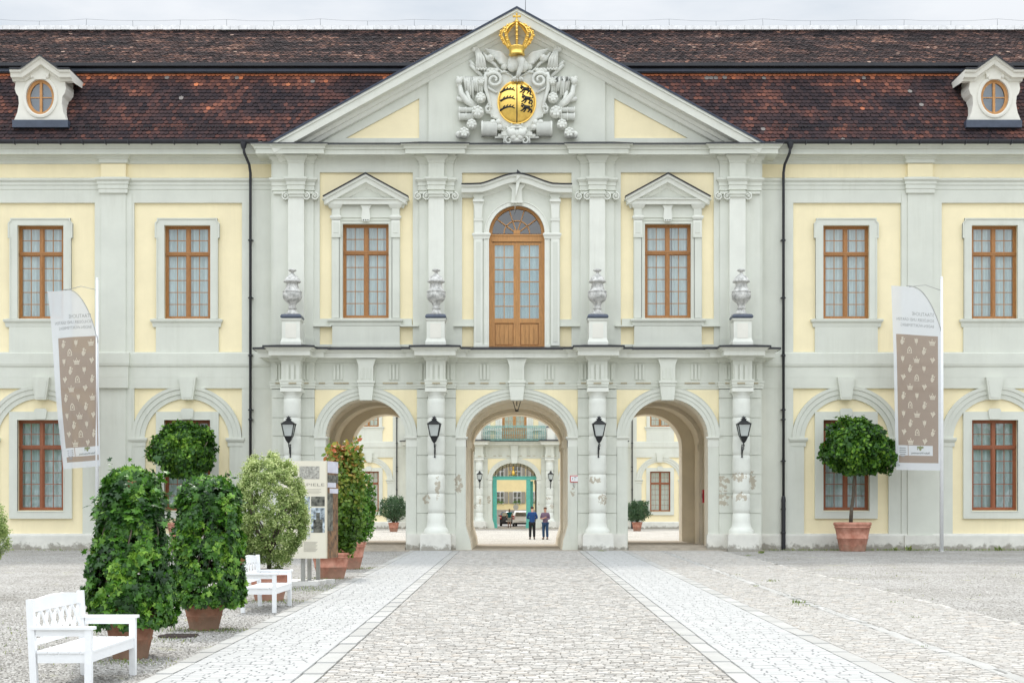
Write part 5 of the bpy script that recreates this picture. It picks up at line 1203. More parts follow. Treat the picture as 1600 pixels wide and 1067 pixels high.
def ivy_column(px, pyfoot, r0, r1, h, z0, R, H, lab, seed, n, dx=0):
    d = F*2.02/(pyfoot-779.4); Y = CY+d; k = s_(Y)
    e = empty('ivy_column', ((px-807)/k, Y, gz(Y))); tag(e, lab, 'potted ivy', 'ivy columns in terracotta pots'); pot(e, R, H, 'old_terracotta', Rb=.66)
    P, D = column_shape(n, r0, r1, h, seed); P[:, 2] += z0; P[:, 0] += dx
    # a few trailing shoots
    ex = []; 
    for i in range(26):
        a = RNG.uniform(0, 2*PI); zz = z0+RNG.uniform(.0, h); rr = r0+(r1-r0)*(zz-z0)/h
        for j in range(6): ex.append((math.cos(a)*(rr+.02*j), math.sin(a)*(rr+.02*j), zz+.03*j+RNG.normal(0, .015)))
    ex = np.array(ex)+RNG.normal(0, .02, (len(ex), 3)); P = np.concatenate([P, ex]); D = np.concatenate([D, ex*np.array([[1, 1, .1]])])
    nrm = D.copy(); rnd = np.clip(RNG.random(len(P))*.72+.5*(.5+fnoise(P, 3.5, seed))-.12, 0, .955); rnd[RNG.random(len(P)) < .0018] = 1
    kp = fnoise(P, 5.5, seed+40)+.5*fnoise(P, 11, seed+50) > -.27; P, D, nrm, rnd = P[kp], D[kp], nrm[kp], rnd[kp]
    foliage('ivy_leaves', e, P, nrm, IVY, (.052, .122), 'ivy_leaf', rnd, jit=.55, up=.35)
    L = []
    for i in range(14): a = i*.45; L.append(([(.1*math.cos(a), .1*math.sin(a), z0*.9), (r0*.7*math.cos(a), r0*.7*math.sin(a), z0+.4), (r0*.75*math.cos(a+.5), r0*.75*math.sin(a+.5), z0+h*.6), (r1*.7*math.cos(a+.8), r1*.7*math.sin(a+.8), z0+h*.9)], .014, .007))
    stems(e, L, .02, .01, name='stem'); return e
ivy_column(204, 1027, .57, .335, 1.97, .42, .335, .56, 'large ivy column in a brown terracotta pot directly behind the front bench', 4, 11500)
ivy_column(319, 983, .53, .44, 1.95, .38, .34, .50, 'ivy column in a brown terracotta pot behind and right of the largest ivy column', 9, 11500, .07)
def pitto(X, Y, rx, rz, zc, R, H, lab, seed, n, grp='variegated bushes in pots'):
    e = empty('variegated_bush', (X, Y, gz(Y))); tag(e, lab, 'potted bush', grp); pot(e, R, H)
    c = RNG.normal(0, 1, (1000, 3)); c /= np.linalg.norm(c, axis=1)[:, None]
    rr = 1+.16*fnoise(c, 2.1, seed)
    T = c*rr[:, None]*np.array([[rx, rx, rz]])*RNG.uniform(.84, 1.0, 1000)[:, None]
    T[:, 0] *= 1-.10*(T[:, 2]/rz); T[:, 1] *= 1-.10*(T[:, 2]/rz)
    m = n//1000; P = np.repeat(T, m, 0); D = np.repeat(c, m, 0)
    shade = np.repeat(RNG.random(1000), m)
    off = RNG.normal(0, .038, P.shape); P = P+off; P[:, 2] += zc
    kp = fnoise(P, 4.2, seed+9)+.5*fnoise(P, 9, seed+2) > -.24; P, D, off, shade = P[kp], D[kp], off[kp], shade[kp]
    rnd = np.clip(.15+.35*shade+.35*RNG.random(len(P))+3*np.einsum('ij,ij->i', off, D)+.15*(P[:, 2]-zc)/rz, 0, 1)
    foliage('crown', e, P, D, LEAF, (.026, .05), 'pitto_leaf', rnd, jit=.8)
    L = [([(0, 0, H*.8), (0, 0, zc-rz*.5)], .05, .04)]
    for i in range(16): a = i*2.4; L.append(([(0, 0, zc-rz*.8), (rx*.4*math.cos(a), rx*.4*math.sin(a), zc-rz*.3), (rx*.75*math.cos(a), rx*.75*math.sin(a), zc+rz*(.3 if i % 2 else -.1))], .025, .01))
    stems(e, L, .03, .01)
    # inner brown twigs fill the crown
    return e
pitto(-4.95, CY+27.8, .77, 1.12, 1.80, .42, .62, 'pale variegated egg-shaped bush in a pot behind the second bench', 2, 60000)
pitto(-11.0, CY+27.8, .80, .93, 1.45, .42, .55, 'pale variegated bush cut off by the left edge of the photo', 8, 30000)
def shrub(name, px, pyfoot, lab, cr, zc, R, H, leaf, sz, matn, n, seed, group=None, shoots=0, rough=.2, flat=None, dx=0, sqb=None):
    d = F*2.02/(pyfoot-779.4) if pyfoot > 855 else F*1.5/(pyfoot-800); Y = CY+d; k = s_(Y)
    e = empty(name, ((px-807)/k, Y, gz(Y))); tag(e, lab, 'potted shrub', group); pot(e, R, H)
    P, D = blob(n, *cr, seed, rough, 2.0, .35, flat)
    P += np.array([[dx, 0, zc]])
    if shoots:
        ex = []; en = []
        for i in range(shoots):
            a = RNG.uniform(0, 2*PI); rr = RNG.uniform(.1, .9)*cr[0]; b0 = np.array([rr*math.cos(a)+dx, rr*math.sin(a), zc+cr[2]*RNG.uniform(.5, .9)]); dr = np.array([math.cos(a)*.35, math.sin(a)*.35, 1.]); Ls = RNG.uniform(.25, .6)*cr[2]*.6
            for j in range(12): ex.append(b0+dr*Ls*j/11+RNG.normal(0, .015, 3)); en.append(RNG.normal(0, 1, 3)*np.array([1, 1, .4]))
        P = np.concatenate([P, ex]); D = np.concatenate([D, en])
    rnd = RNG.random(len(P))*.6+.2*(.5+fnoise(P, 2.5, seed))
    if matn == 'photinia_leaf': rnd = rnd+.32*np.clip((P[:, 2]-zc)/cr[2], -.6, 1)+.04
    foliage('crown', e, P, D, leaf, sz, matn, np.clip(rnd, 0, 1), jit=.7)
    L = []
    for i in range(12): a = i*2.4; L.append(([(.05*math.cos(a), .05*math.sin(a), H*.85), (dx*.5+cr[0]*.35*math.cos(a), cr[0]*.35*math.sin(a), zc-cr[2]*.3), (dx+cr[0]*.6*math.cos(a), cr[0]*.6*math.sin(a), zc+cr[2]*.4)], .025, .008))
    stems(e, L, .02, .01, name='stem'); return e
shrub('photinia_shrub', 517, 903, 'tall reddish-tipped shrub in a terracotta pot directly right of the information board', (.50, .46, 1.28), 2.02, .50, .66, LEAF, (.09, .16), 'photinia_leaf', 4600, 21, 'tall shrubs beside the board', 34, dx=.3, rough=.32)
shrub('laurel_shrub', 543, 888, 'bright green bushy shrub in a terracotta pot behind the reddish shrub', (.56, .55, 1.0), 1.74, .54, .78, LEAF, (.07, .12), 'laurel_leaf', 4600, 33, 'tall shrubs beside the board', 5, dx=.25)
og = 'oleanders in the courtyard'
shrub('oleander_shrub', 615, 830.5, 'oleander in a small pot in the courtyard seen through the left near arch', (1.05, 1.0, .85), 1.75, .42, .72, SLIM, (.18, .34), 'oleander_leaf', 2600, 41, og, 26, .25)
shrub('oleander_shrub', 995.5, 829.5, 'oleander in a small pot in the courtyard seen through the right near arch', (.95, .9, .75), 1.55, .42, .72, SLIM, (.18, .34), 'oleander_leaf', 2600, 47, og, 22, .25)
# weeds and grass tufts: along the wall foot, round the pots, between the stones
G = []; 
def tufts(cx, cy, rx, ry, n, h=(.02, .07)):
    for i in range(n):
        x, y = RNG.normal(cx, rx), RNG.normal(cy, ry); G.append((x, y, gz(y)+.005, RNG.uniform(*h)))
for (px, py, rx, ry, n) in ((500, 905, .35, .5, 420), (560, 888, .5, .3, 420), (320, 985, .5, .2, 420), (250, 1000, .3, .3, 120), (440, 940, .5, .3, 300), (490, 920, .4, .7, 420), (210, 1035, .3, .2, 200), (105, 1010, 1.2, 1.5, 260), (30, 980, 1.5, 2, 260), (1290, 925, 1.5, 1.2, 120), (1450, 900, 2.5, 2.5, 160)):
    d = F*2.02/(py-779.4); tufts((px-807)/(F/d), CY+d, rx, ry, n, (.012, .045))
for i in range(1500): x = RNG.uniform(9, 21)*(1 if RNG.random() < .75 else -1); y = -.15+RNG.normal(-.35, .3); G.append((x, min(y, .3), 0, RNG.uniform(.02, .09)))
for (px, py, n, hh) in ((1247, 943, 26, .10), (1240, 946, 14, .06), (1257, 948, 14, .06), (1207, 909, 25, .09), (1182, 917, 14, .06), (1061, 994, 14, .05), (1398, 942, 30, .05), (1430, 966, 30, .05), (1448, 1012, 10, .06), (1155, 899, 10, .06), (1415, 852, 26, .22), (1395, 854, 20, .16), (1555, 856, 22, .2), (940, 862, 40, .08), (1190, 864, 60, .1), (1170, 868, 30, .06)):
    d = F*2.02/(max(py, 859)-779.4); tufts((px-807)/(F/d), min(CY+d, -.4), .07, .07, n, (hh*.4, hh))
G = np.array(G); n_ = len(G); nr = np.stack([RNG.normal(0, 1, n_), RNG.normal(0, 1, n_), RNG.normal(0, .25, n_)], 1)
R = rot_from(nr, np.zeros(n_))
# blade stands along local Y; choose frames whose Y axis points up
upv = np.stack([RNG.normal(0, .35, n_), RNG.normal(0, .35, n_), np.ones(n_)], 1); upv /= np.linalg.norm(upv, axis=1)[:, None]
xa = np.cross(upv, nr); xa /= np.linalg.norm(xa, axis=1)[:, None]; za = np.cross(xa, upv); R = np.stack([xa, upv, za], 2)
tag(inst_mesh('grass_and_weeds', [(-.09, 0, 0), (.09, 0, 0), (.13, .5, .1), (0, 1, .3), (-.13, .5, .1)], [(0, 1, 2, 4), (4, 2, 3)], G[:, :3], R, G[:, 3]*1.1, RNG.random(n_), 'grass_blade'), 'small tufts of grass and weeds on the gravel and along the wall foot', 'weeds', kind='stuff')
YG_ = -.5
# ---------------------------------------------------------------- benches
def bench():
    e = empty('garden_bench'); W = 'white_paint'; L = 1.72; D = .64
    def leg(x, y, h, lean=0):
        m = MB(); m.bar((x, y, 0), (x-lean, y, h), .07, .07, W, up=(1, 0, 0)); return m.build('leg', e)
    for y in (.035, L-.035): leg(.05, y, .98, .05); leg(D-.035, y, .67)
    m = MB()
    for i in range(5): x = .08+i*.112; m.box(x, x+.102, .0+.005, L-.005, .425, .450, W)
    m.build('seat', e)
    m = MB()
    m.box(D-.055, D-.02, .07, L-.07, .325, .425, W); m.box(.04, .07, .07, L-.07, .325, .425, W)
    for y in (.02, L-.05): m.box(.08, D-.07, y, y+.03, .325, .425, W)
    m.build('seat_frame', e)
    for y in (0, L-.08):
        m = MB(); m.box(.02, D+.03, y-.01, y+.085, .67, .70, W); m.box(.06, D-.07, y+.02, y+.05, .60, .67, W); m.build('armrest', e)
    m = MB(); n = 16
    top = lambda t: .95+.045*math.sin(PI*t)
    vs = []
    for i in range(n+1):
        t = i/n; y = .02+(L-.04)*t; vs += [(-.02, y, .845), (.015, y, .845), (.01, y, top(t)), (-.025, y, top(t))]
    m.add(vs, [(4*i+a, 4*i+(a+1) % 4, 4*i+4+(a+1) % 4, 4*i+4+a) for i in range(n) for a in range(4)]+[(0, 1, 2, 3), (4*n, 4*n+1, 4*n+2, 4*n+3)], W)
    m.box(.0, .035, .06, L-.06, .50, .56, W)
    nb = 6; yy0 = .09; w_ = (L-.18)/nb
    for k in range(nb):
        y0 = yy0+k*w_; y1 = y0+w_
        for (a, c, xo) in ((y0, y1, 0), (y1, y0, .012)):
            pts = [(a+(c-a)*(t/8)+.0, .555+.29*t/8) for t in range(9)]
            vs = []
            for (yy, zz), t in zip(pts, range(9)):
                hw = .018+.03*math.sin(PI*t/8)**2; x = .022-.03*t/8+xo
                vs += [(x-.008, yy-hw, zz), (x+.008, yy-hw, zz), (x+.008, yy+hw, zz), (x-.008, yy+hw, zz)]
            m.add(vs, [(4*i+q, 4*i+(q+1) % 4, 4*i+4+(q+1) % 4, 4*i+4+q) for i in range(8) for q in range(4)]+[(0, 1, 2, 3), (32, 33, 34, 35)], W)
    m.build('backrest', e)
    return e
B1 = bench(); Y1 = CY+14.3; B1.location = (-5.02, Y1, gz(Y1+.8)); tag(B1, 'white wooden garden bench in the front left corner, nearest the camera', 'bench', 'white garden benches')
B2 = copy_tree(B1); Y2 = CY+24.6; B2.location = (-4.9, Y2, gz(Y2+.8)); B2.rotation_euler.z = .0; tag(B2, 'white wooden garden bench in front of the pale variegated bush, farther from the camera', 'bench', 'white garden benches')
# ---------------------------------------------------------------- manhole
d = F*2.02/(993.5-779.4); m = MB(); m.lathe(0, 0, [(.30, 0), (.30, .012), (.27, .014), (.27, .008)], 'rust_iron', 32)
for i in range(-4, 5): m.box(-.24, .24, i*.055-.012, i*.055+.012, .008, .018, 'rust_iron')
o = m.build('drain_cover'); o.location = ((279-807)/(F/d), CY+d, gz(CY+d)+.004); tag(o, 'round rusty iron drain cover set in the gravel between the bench and the ivy pot', 'drain cover')
# ---------------------------------------------------------------- text helper
def text_geo(s, size, align='CENTER'):
    cu = bpy.data.curves.new('t', 'FONT'); cu.body = s; cu.size = size; cu.align_x = align; cu.resolution_u = 2
    o = bpy.data.objects.new('t', cu); C.objects.link(o); bpy.context.view_layer.update()
    dg = bpy.context.evaluated_depsgraph_get(); me = o.evaluated_get(dg).to_mesh()
    vs = [tuple(v.co) for v in me.vertices]; fs = [tuple(p.vertices) for p in me.polygons]
    o.evaluated_get(dg).to_mesh_clear(); bpy.data.objects.remove(o); bpy.data.curves.remove(cu)
    return vs, fs
# ---------------------------------------------------------------- banners
def icon(kind):
    def el(cx, cy, rx, ry, n=12): return [(cx+rx*math.cos(2*PI*i/n), cy+ry*math.sin(2*PI*i/n)) for i in range(n)]
    if kind == 'crown': return [[(-.42, -.5), (.42, -.5), (.42, -.3), (-.42, -.3)], [(-.42, -.25), (.42, -.25), (.55, .1), (.3, .05), (.16, .25), (0, .05), (-.16, .25), (-.3, .05), (-.55, .1)], el(0, .38, .08, .16, 8), el(-.5, .18, .07, .07, 6), el(.5, .18, .07, .07, 6)]
    if kind == 'pineapple': return [el(-.05, -.2, .27, .42), [(-.1, .2), (.1, .2), (.25, .55), (0, .62), (-.15, .5)], [(.1, .25), (.5, .42), (.35, .12)], el(.28, -.1, .06, .2, 8)]
    if kind == 'tulip': return [el(0, .05, .27, .36), [(-.05, -.3), (.05, -.3), (.03, -.6), (-.03, -.6)], [(-.27, .1), (-.3, .5), (-.1, .3)], [(.27, .1), (.3, .5), (.1, .3)], [(-.08, .3), (.08, .3), (0, .6)]]
    if kind == 'gate': return [[(-.38, -.5), (-.22, -.5), (-.22, .1), (-.1, .3), (0, .36), (.1, .3), (.22, .1), (.22, -.5), (.38, -.5), (.38, .1), (.22, .42), (0, .58), (-.22, .42), (-.38, .1)], [(-.45, -.5), (.45, -.5), (.45, -.42), (-.45, -.42)], el(0, -.05, .1, .22, 8)]
    return [[(-.4, .3), (0, -.5), (.08, -.42), (-.05, .38)], [(0, .3), (.05, -.35), (.5, .12), (.35, .3)], el(.2, .4, .12, .1, 8)]
SEQ = [['pineapple', 'tulip', 'crown'], ['gate', 'pineapple'], ['tulip', 'crown', 'fan'], ['pineapple', 'tulip'], ['fan', 'gate', 'pineapple'], ['crown', 'fan'], ['pineapple', 'tulip', 'crown'], ['gate', 'pineapple'], ['tulip', 'crown', 'fan'], ['pineapple', 'tulip'], ['fan', 'gate', 'pineapple'], ['crown', 'fan']]
def banner(quad, brown, Y, wave, ncopy, footer_brown, polepx, polet, seed, lab, cut):
    """quad = pixel corners TL,TR,BR,BL of the cloth on plane Y"""
    k = s_(Y); X0 = (polepx-807)/k
    e = empty('flag_banner', (X0, Y, gz(Y))); tag(e, lab, 'banner', 'banners on white flagpoles')
    TL, TR, BR, BL = [Vector(((a-807)/k-X0, 1.5+(800-b2)/k-gz(Y))) for a, b2 in quad]
    W, H = (TR-TL).length, (TL-BL).length
    def bm(u, v, o=0):   # u 0..1 left to right, v 0..1 top to bottom
        p = (TL*(1-u)+TR*u)*(1-v)+(BL*(1-u)+BR*u)*v
        rip = wave*((1-u)*math.sin(v*7+seed)*.6+math.sin(v*3.1+u*5+seed)*.35*(1-u*u)+.25*math.sin(u*9+v*2+seed))
        return (p.x, rip-o-.02, p.y)
    # the top right corner of the cloth is cut by the curved arm
    def vtop(u): return cut*max(0, (u-.38)/.62)**2.3
    m = MB(); nu, nv = 24, 70
    def grid(u0, u1, v0, v1, matn, o, nu=20, nv=50, top=False):
        vs = []
        for i in range(nv+1):
            for j in range(nu+1):
                u = u0+(u1-u0)*j/nu; a = vtop(u) if top else v0; vs.append(bm(u, a+(v1-a)*i/nv, o))
        m.add(vs, [(i*(nu+1)+j, i*(nu+1)+j+1, (i+1)*(nu+1)+j+1, (i+1)*(nu+1)+j) for i in range(nv) for j in range(nu)], matn, True)
    u0, v0, u1, v1 = brown; fb = footer_brown
    grid(0, 1, 0, v0, 'banner_white', 0, 24, 30, True)
    if fb:   # right banner: brown field runs on round the white logo box
        grid(0, u0, v0, 1, 'banner_white', 0, 3, 60); grid(u1, 1, v0, 1, 'banner_white', 0, 4, 60)
        grid(u0, u1, v0, v1, 'banner_brown', 0, 18, 50); grid(.82, u1, v1, .96, 'banner_brown', 0, 4, 8); grid(u0, .82, v1, .955-.035, 'banner_white', 0, 16, 8); grid(u0, .82, .92, .96, 'banner_brown', 0, 16, 4); grid(u0, u1, .96, 1, 'banner_white', 0, 18, 3)
        la, lb, lt, lbm = .03, .82, v1, .92; div = .28
    else:
        grid(0, u0, v0, 1, 'banner_white', 0, 4, 60); grid(u1, 1, v0, 1, 'banner_white', 0, 3, 60)
        grid(u0, u1, v0, v1, 'banner_brown', 0, 18, 50); grid(u0, u1, v1, .935, 'banner_white', 0, 18, 6); grid(u0, u1, .935, .965, 'banner_brown', 0, 18, 3); grid(u0, u1, .965, 1, 'banner_white', 0, 18, 3)
        la, lb, lt, lbm = u0, u1, v1, .935; div = .36
    rows = len(SEQ); du, dv = (u1-u0), (v1-v0)
    for r, row in enumerate(SEQ):
        v = v0+dv*(r+.7)/(rows+.15)
        cols = (.14, .48, .86) if len(row) == 3 else (.31, .66)
        for cc, ic in zip(cols, row):
            uc = u0+du*cc; sc_ = .155/ W * W
            for pl in icon(ic):
                pts = [bm(uc+px*.125, v-py*.125*W/H*1.05, .006) for px, py in pl]
                if all(u0-.02 < uc+px*.16 < u1+.03 for px, _ in pl): 
                    if len(pl) > 12 or ic in ('gate', 'crown'):
                        tr = tessellate_polygon([[Vector((a, b2, 0)) for a, b2 in pl]]); m.add(pts, [tuple(t) for t in tr], 'banner_ink')
                    else: m.add(pts, [tuple(range(len(pts)))], 'banner_ink')
    # writing, seen from the back of the cloth and so reversed
    for i, (s, vv) in enumerate((('STAATLICHE', v0-.107), ('SCHLÖSSER UND GÄRTEN', v0-.076), ('BADEN-WÜRTTEMBERG', v0-.045))):
        vs, fs = text_geo(s, .066/W*1.0, 'LEFT'); mxw = {0: .46, 1: .78, 2: .70}[i]
        w_ = max(p[0] for p in vs); f = mxw/w_
        m.add([bm(.865-p[0]*f, vv-p[1]*f*W/H*1.25, .006) for p in vs], fs, 'grey_ink')
    lc = (div+lb)/2; lv = (lt+lbm)/2
    vs, fs = text_geo('Baden-Württemberg', .05, 'LEFT'); w_ = max(p[0] for p in vs); f = .40/w_
    m.add([bm(lc+.2-p[0]*f, lv+.018-p[1]*f*W/H*1.2, .006) for p in vs], fs, 'dark_ink')
    for (dx, dy, rr, hh) in ((0, -.013, .03, .014), (-.045, -.018, .03, .006), (.045, -.018, .03, .006), (-.06, -.008, .012, .004)):
        pts = [bm(lc+dx+rr*math.cos(a), lv+dy+hh*math.sin(a), .006) for a in [2*PI*i/10 for i in range(10)]]; m.add(pts, [tuple(range(10))], 'crest_green')
    for i in range(5): 
        vv = lt+.012+i*.011; wd = (.07, .07, .075, .06, .04)[i]; cc = (la+div)/2; m.add([bm(cc-wd, vv, .006), bm(cc+wd, vv, .006), bm(cc+wd, vv+.006, .006), bm(cc-wd, vv+.006, .006)], [(0, 1, 2, 3)], 'grey_ink')
    m.add([bm(div-.006, lt, .006), bm(div+.006, lt, .006), bm(div+.006, lbm, .006), bm(div-.006, lbm, .006)], [(0, 1, 2, 3)], 'crest_brown')
    m.build('banner', e, recalc=False)
    p = MB(); zt = 1.5+(800-polet)/k-gz(Y); px = .0
    p.tube([(0, .02, 0), (0, .02, zt*.6), (0, .02, zt)], [.075, .07, .05], 'white_paint', 14); p.ball((0, .02, zt), .055, 'white_paint'); p.lathe(0, .02, [(.12, 0), (.12, .03), (.08, .04)], 'steel', 16)
    p.build('flagpole', e)
    a = MB(); n = 16; pts = [bm(u, vtop(u)-.004, 0) for u in [.30+.70*i/n for i in range(n+1)]]
    pts = pts+[(0, .02, pts[-1][2]-.25)]
    a.tube(pts, .016, 'steel', 8); t1 = bm(.36, 0, 0); a.tube([t1, (t1[0]*.5, .0, (TR.y+t1[2])/2+.12), (0, .02, TR.y-.05)], .012, 'steel', 8); a.build('curved_arm', e)
    return e
mat('concrete_pale', (.66, .65, .62), .9, .08, 6, .3, 40); mat('crest_green', (.22, .24, .12), .8, .05); mat('crest_brown', (.35, .25, .2), .8, .05)
banner([(73, 455), (152, 451), (157.5, 728), (98, 733)], (.13, .265, .96, .885), -1.6, .16, 0, False, 151.5, 436, .5, 'leaning white and brown palace banner on the left flagpole, beside the left wing', .30)
banner([(1393, 446), (1469, 452), (1470, 735), (1400, 734)], (.065, .262, .945, .865), -1.35, .05, 0, True, 1471.5, 434, 2.0, 'straight hanging white and brown palace banner on the right flagpole, right of the round-headed tree', .22)
# ---------------------------------------------------------------- information board (three-sided)
mat('board_cream', (.74, .70, .58), .6, .03, 2); mat('board_ink', (.33, .31, .26), .7, .05); mat('board_pale', (.60, .60, .57), .6, .35, 8)
mat('photo_dark', (.05, .06, .05), .4, .9, 9, col2=(.12, .12, .10)); mat('photo_blue', (.10, .15, .19), .4, .7, 10, col2=(.4, .46, .5)); mat('photo_sky', (.60, .60, .68), .4, .12, 3); mat('photo_earth', (.07, .045, .03), .5, .8, 7, col2=(.17, .09, .04)); mat('engraving', (.38, .37, .33), .7, .45, 22)
Yb = CY+32.5; kb = s_(Yb); Xb = (474-807)/kb
ib = empty('information_board', (Xb, Yb, gz(Yb))); tag(ib, 'cream three-sided information board on steel posts between the variegated bush and the reddish shrub', 'information board')
zt = 1.5+(800-720)/kb-gz(Yb); zb = 1.5+(800-872)/kb-gz(Yb)
A = Vector(((438-807)/kb-Xb, -.10)); Bp = Vector(((509-807)/kb-Xb, .02)); Cp = Vector(((521.5-807)/kb-Xb, .75))
def panel(name, p, q, th=.035):
    m = MB(); d = q-p; nrm = Vector((d.y, -d.x)).normalized()
    o = Vector((p.x, p.y, zb)); m.obox(o, Vector((d.x, d.y, 0)), Vector((nrm.x, nrm.y, 0))*-th, Vector((0, 0, zt-zb)), 'board_cream')
    def pic(u0, u1, v0, v1, mm, off=.004): 
        a = [Vector((p.x+d.x*u+nrm.x*off, p.y+d.y*u+nrm.y*off, zt-(zt-zb)*v)) for u, v in ((u0, v0), (u1, v0), (u1, v1), (u0, v1))]; m.add(a, [(0, 1, 2, 3)], mm)
    return m, pic, p, d, nrm
m, pic, p, d, nrm = panel('panel', A, Bp)
pic(.43, .86, .055, .185, 'engraving')
vs, fs = text_geo('BEISPIELE', .095, 'LEFT'); w_ = max(v[0] for v in vs); f = .72/w_
m.add([Vector((p.x+d.x*(.25+v[0]*f)+nrm.x*.004, p.y+d.y*(.25+v[0]*f)+nrm.y*.004, zt-(zt-zb)*.258+v[1]*1.0)) for v in vs], fs, 'board_ink')
pic(.43, .655, .365, .515, 'photo_blue'); pic(.68, .975, .365, .465, 'photo_dark'); pic(.68, .975, .480, .735, 'photo_blue'); pic(.43, .655, .53, .61, 'board_pale'); pic(.43, .66, .69, .80, 'board_pale')
pic(.73, .93, .60, .735, 'photo_dark', .006); pic(.79, .87, .53, .60, 'photo_dark', .006)
for i in range(9): pic(.52, .82-.02*(i % 3), .83+i*.012, .834+i*.012, 'board_ink')
for i in range(4): pic(.46, .90-.04*(i % 2), .29+i*.014, .293+i*.014, 'board_ink')
m.build('panel', ib)
m, pic, p, d, nrm = panel('panel', Bp+Vector((.03, .02)), Cp)
pic(.0, 1, .0, 1, 'photo_earth'); pic(0, 1, .0, .12, 'photo_sky', .007); pic(0, 1, .14, .22, 'photo_dark', .007); pic(0, .8, .22, .27, 'photo_sky', .007); pic(.2, 1, .28, .33, 'photo_sky', .007); pic(0, .5, .33, .72, 'photo_dark', .006)
m.build('panel', ib)
m, pic, p, d, nrm = panel('panel', Cp+Vector((-.03, .03)), A+Vector((0, .05))); m.build('panel', ib)
for (px, dy) in ((473.5, .12), (483.5, .55), (497, .9)):
    m = MB(); x = (px-807)/s_(Yb+dy)-Xb; m.box(x-.045, x+.045, dy-.045, dy+.045, .02, zb+.1, 'steel'); m.build('post', ib)
    m = MB(); m.box(x-.75, x+.38, dy-.2, dy+.2, -.01, .10, 'concrete_pale'); m.box(x-.12, x+.12, dy-.1, dy+.1, .085, .10, 'steel'); m.build('concrete_foot', ib)
# ---------------------------------------------------------------- small wall signs
def wall_sign(name, x, y, z, w_, h, lab, header):
    m = MB(); m.box(x-w_/2, x+w_/2, y-.02, y, z-h/2, z+h/2, 'red_paint')
    t = h*.10; top = h*.27 if header else t
    m.box(x-w_/2+t, x+w_/2-t, y-.024, y-.019, z-h/2+t, z+h/2-top, 'sign_white')
    if header:
        for i, ww in enumerate((.6, .45, .55)): m.box(x-w_*ww/2, x+w_*ww/2, y-.027, y-.023, z+h*.02-i*h*.13, z+h*.05-i*h*.13, 'dark_ink')
        m.box(x-w_*.22, x+w_*.22, y-.024, y-.019, z+h/2-h*.2, z+h/2-h*.12, 'sign_white')
    else:
        m.box(x-w_*.25, x-w_*.20, y-.027, y-.023, z-h*.12, z+h*.15, 'dark_ink'); m.box(x-w_*.05, x+w_*.22, y-.027, y-.023, z+h*.16, z+h*.3, 'grey_ink'); m.box(x-w_*.05, x+w_*.1, y-.027, y-.023, z-h*.15, z-h*.08, 'grey_ink')
        m.tube([(x-w_*.08, y-.02, z-h/2), (x-w_*.12, y-.02, z-h*.9), (x-w_*.02, y-.02, z-h*1.25)], .018, 'steel', 6)
    tag(m.build(name), lab, 'sign')
wall_sign('notice_sign', X_(897.5, -.6), -.625, Z_(748, -.6), .33, .26, 'small red-framed white notice on the pier right of the middle near arch', False)
wall_sign('notice_sign', X_(1208, .5), .54, Z_(769.5, .5), .36, .28, 'small white notice with a red header on the wall beside the right downpipe', True)
mat('dark_red', (.25, .02, .02), .5, .1)
m = MB(); x = X_(1128, YG_)-.01; m.box(x-.2, x, 3.5, 3.85, 1.9, 2.45, 'red_paint'); m.box(x-.215, x-.19, 3.55, 3.8, 2.1, 2.3, 'dark_red'); tag(m.build('fire_box'), 'small dark red box on the inner wall of the right near passage', 'box')
# ---------------------------------------------------------------- things in and beyond the court
gate = empty('iron_gate', (FX, FY+.1, .07)); tag(gate, 'turquoise iron gate frame with gilded crest in the far archway', 'gate')
m = MB(); yy = FY+.1; k = s_(yy); g0 = lambda px: (px-807)/k-FX
zl = 1.5+(800-749.5)/k-.07
for px in (773, 825.5): m.box(g0(px)-.19, g0(px)+.19, -.15, .15, 0, zl, 'teal_paint'); m.box(g0(px)-.24, g0(px)+.24, -.2, .2, 0, .35, 'teal_paint')
m.box(g0(770), g0(842), -.18, .18, zl, zl+.30, 'teal_paint'); m.box(g0(770), g0(842), -.22, .22, zl+.26, zl+.32, 'teal_paint'); m.build('gate_frame', gate)
m = MB(); c0 = g0(802)
for i in range(-7, 8):
    x = c0+i*.32; h = math.sqrt(max(0, 1-(i/8)**2))*1.25; m.tube([(x, 0, zl+.3), (x, 0, zl+.3+h)], .02, 'iron_black', 5)
m.build('fanlight_bars', gate)
m = MB(); m.ball((c0, -.1, zl+.62), (.17, .1, .26), 'gold'); m.ball((c0, -.1, zl+1.1), (.12, .09, .12), 'gold'); m.ball((c0, -.1, zl+.9), (.08, .08, .08), 'gold')
[m.tube([(c0+sg*.1, -.08, zl+.4), (c0+sg*.32, -.1, zl+.5), (c0+sg*.34, -.1, zl+.72), (c0+sg*.2, -.1, zl+.85)], .035, 'gold', 6) for sg in (-1, 1)]; m.build('gilded_crest', gate)
# gate leaf folded back on the right
m = MB(); m.box(g0(829), g0(833), .2, 2.2, .1, zl-.1, 'teal_paint'); m.build('open_leaf', gate)
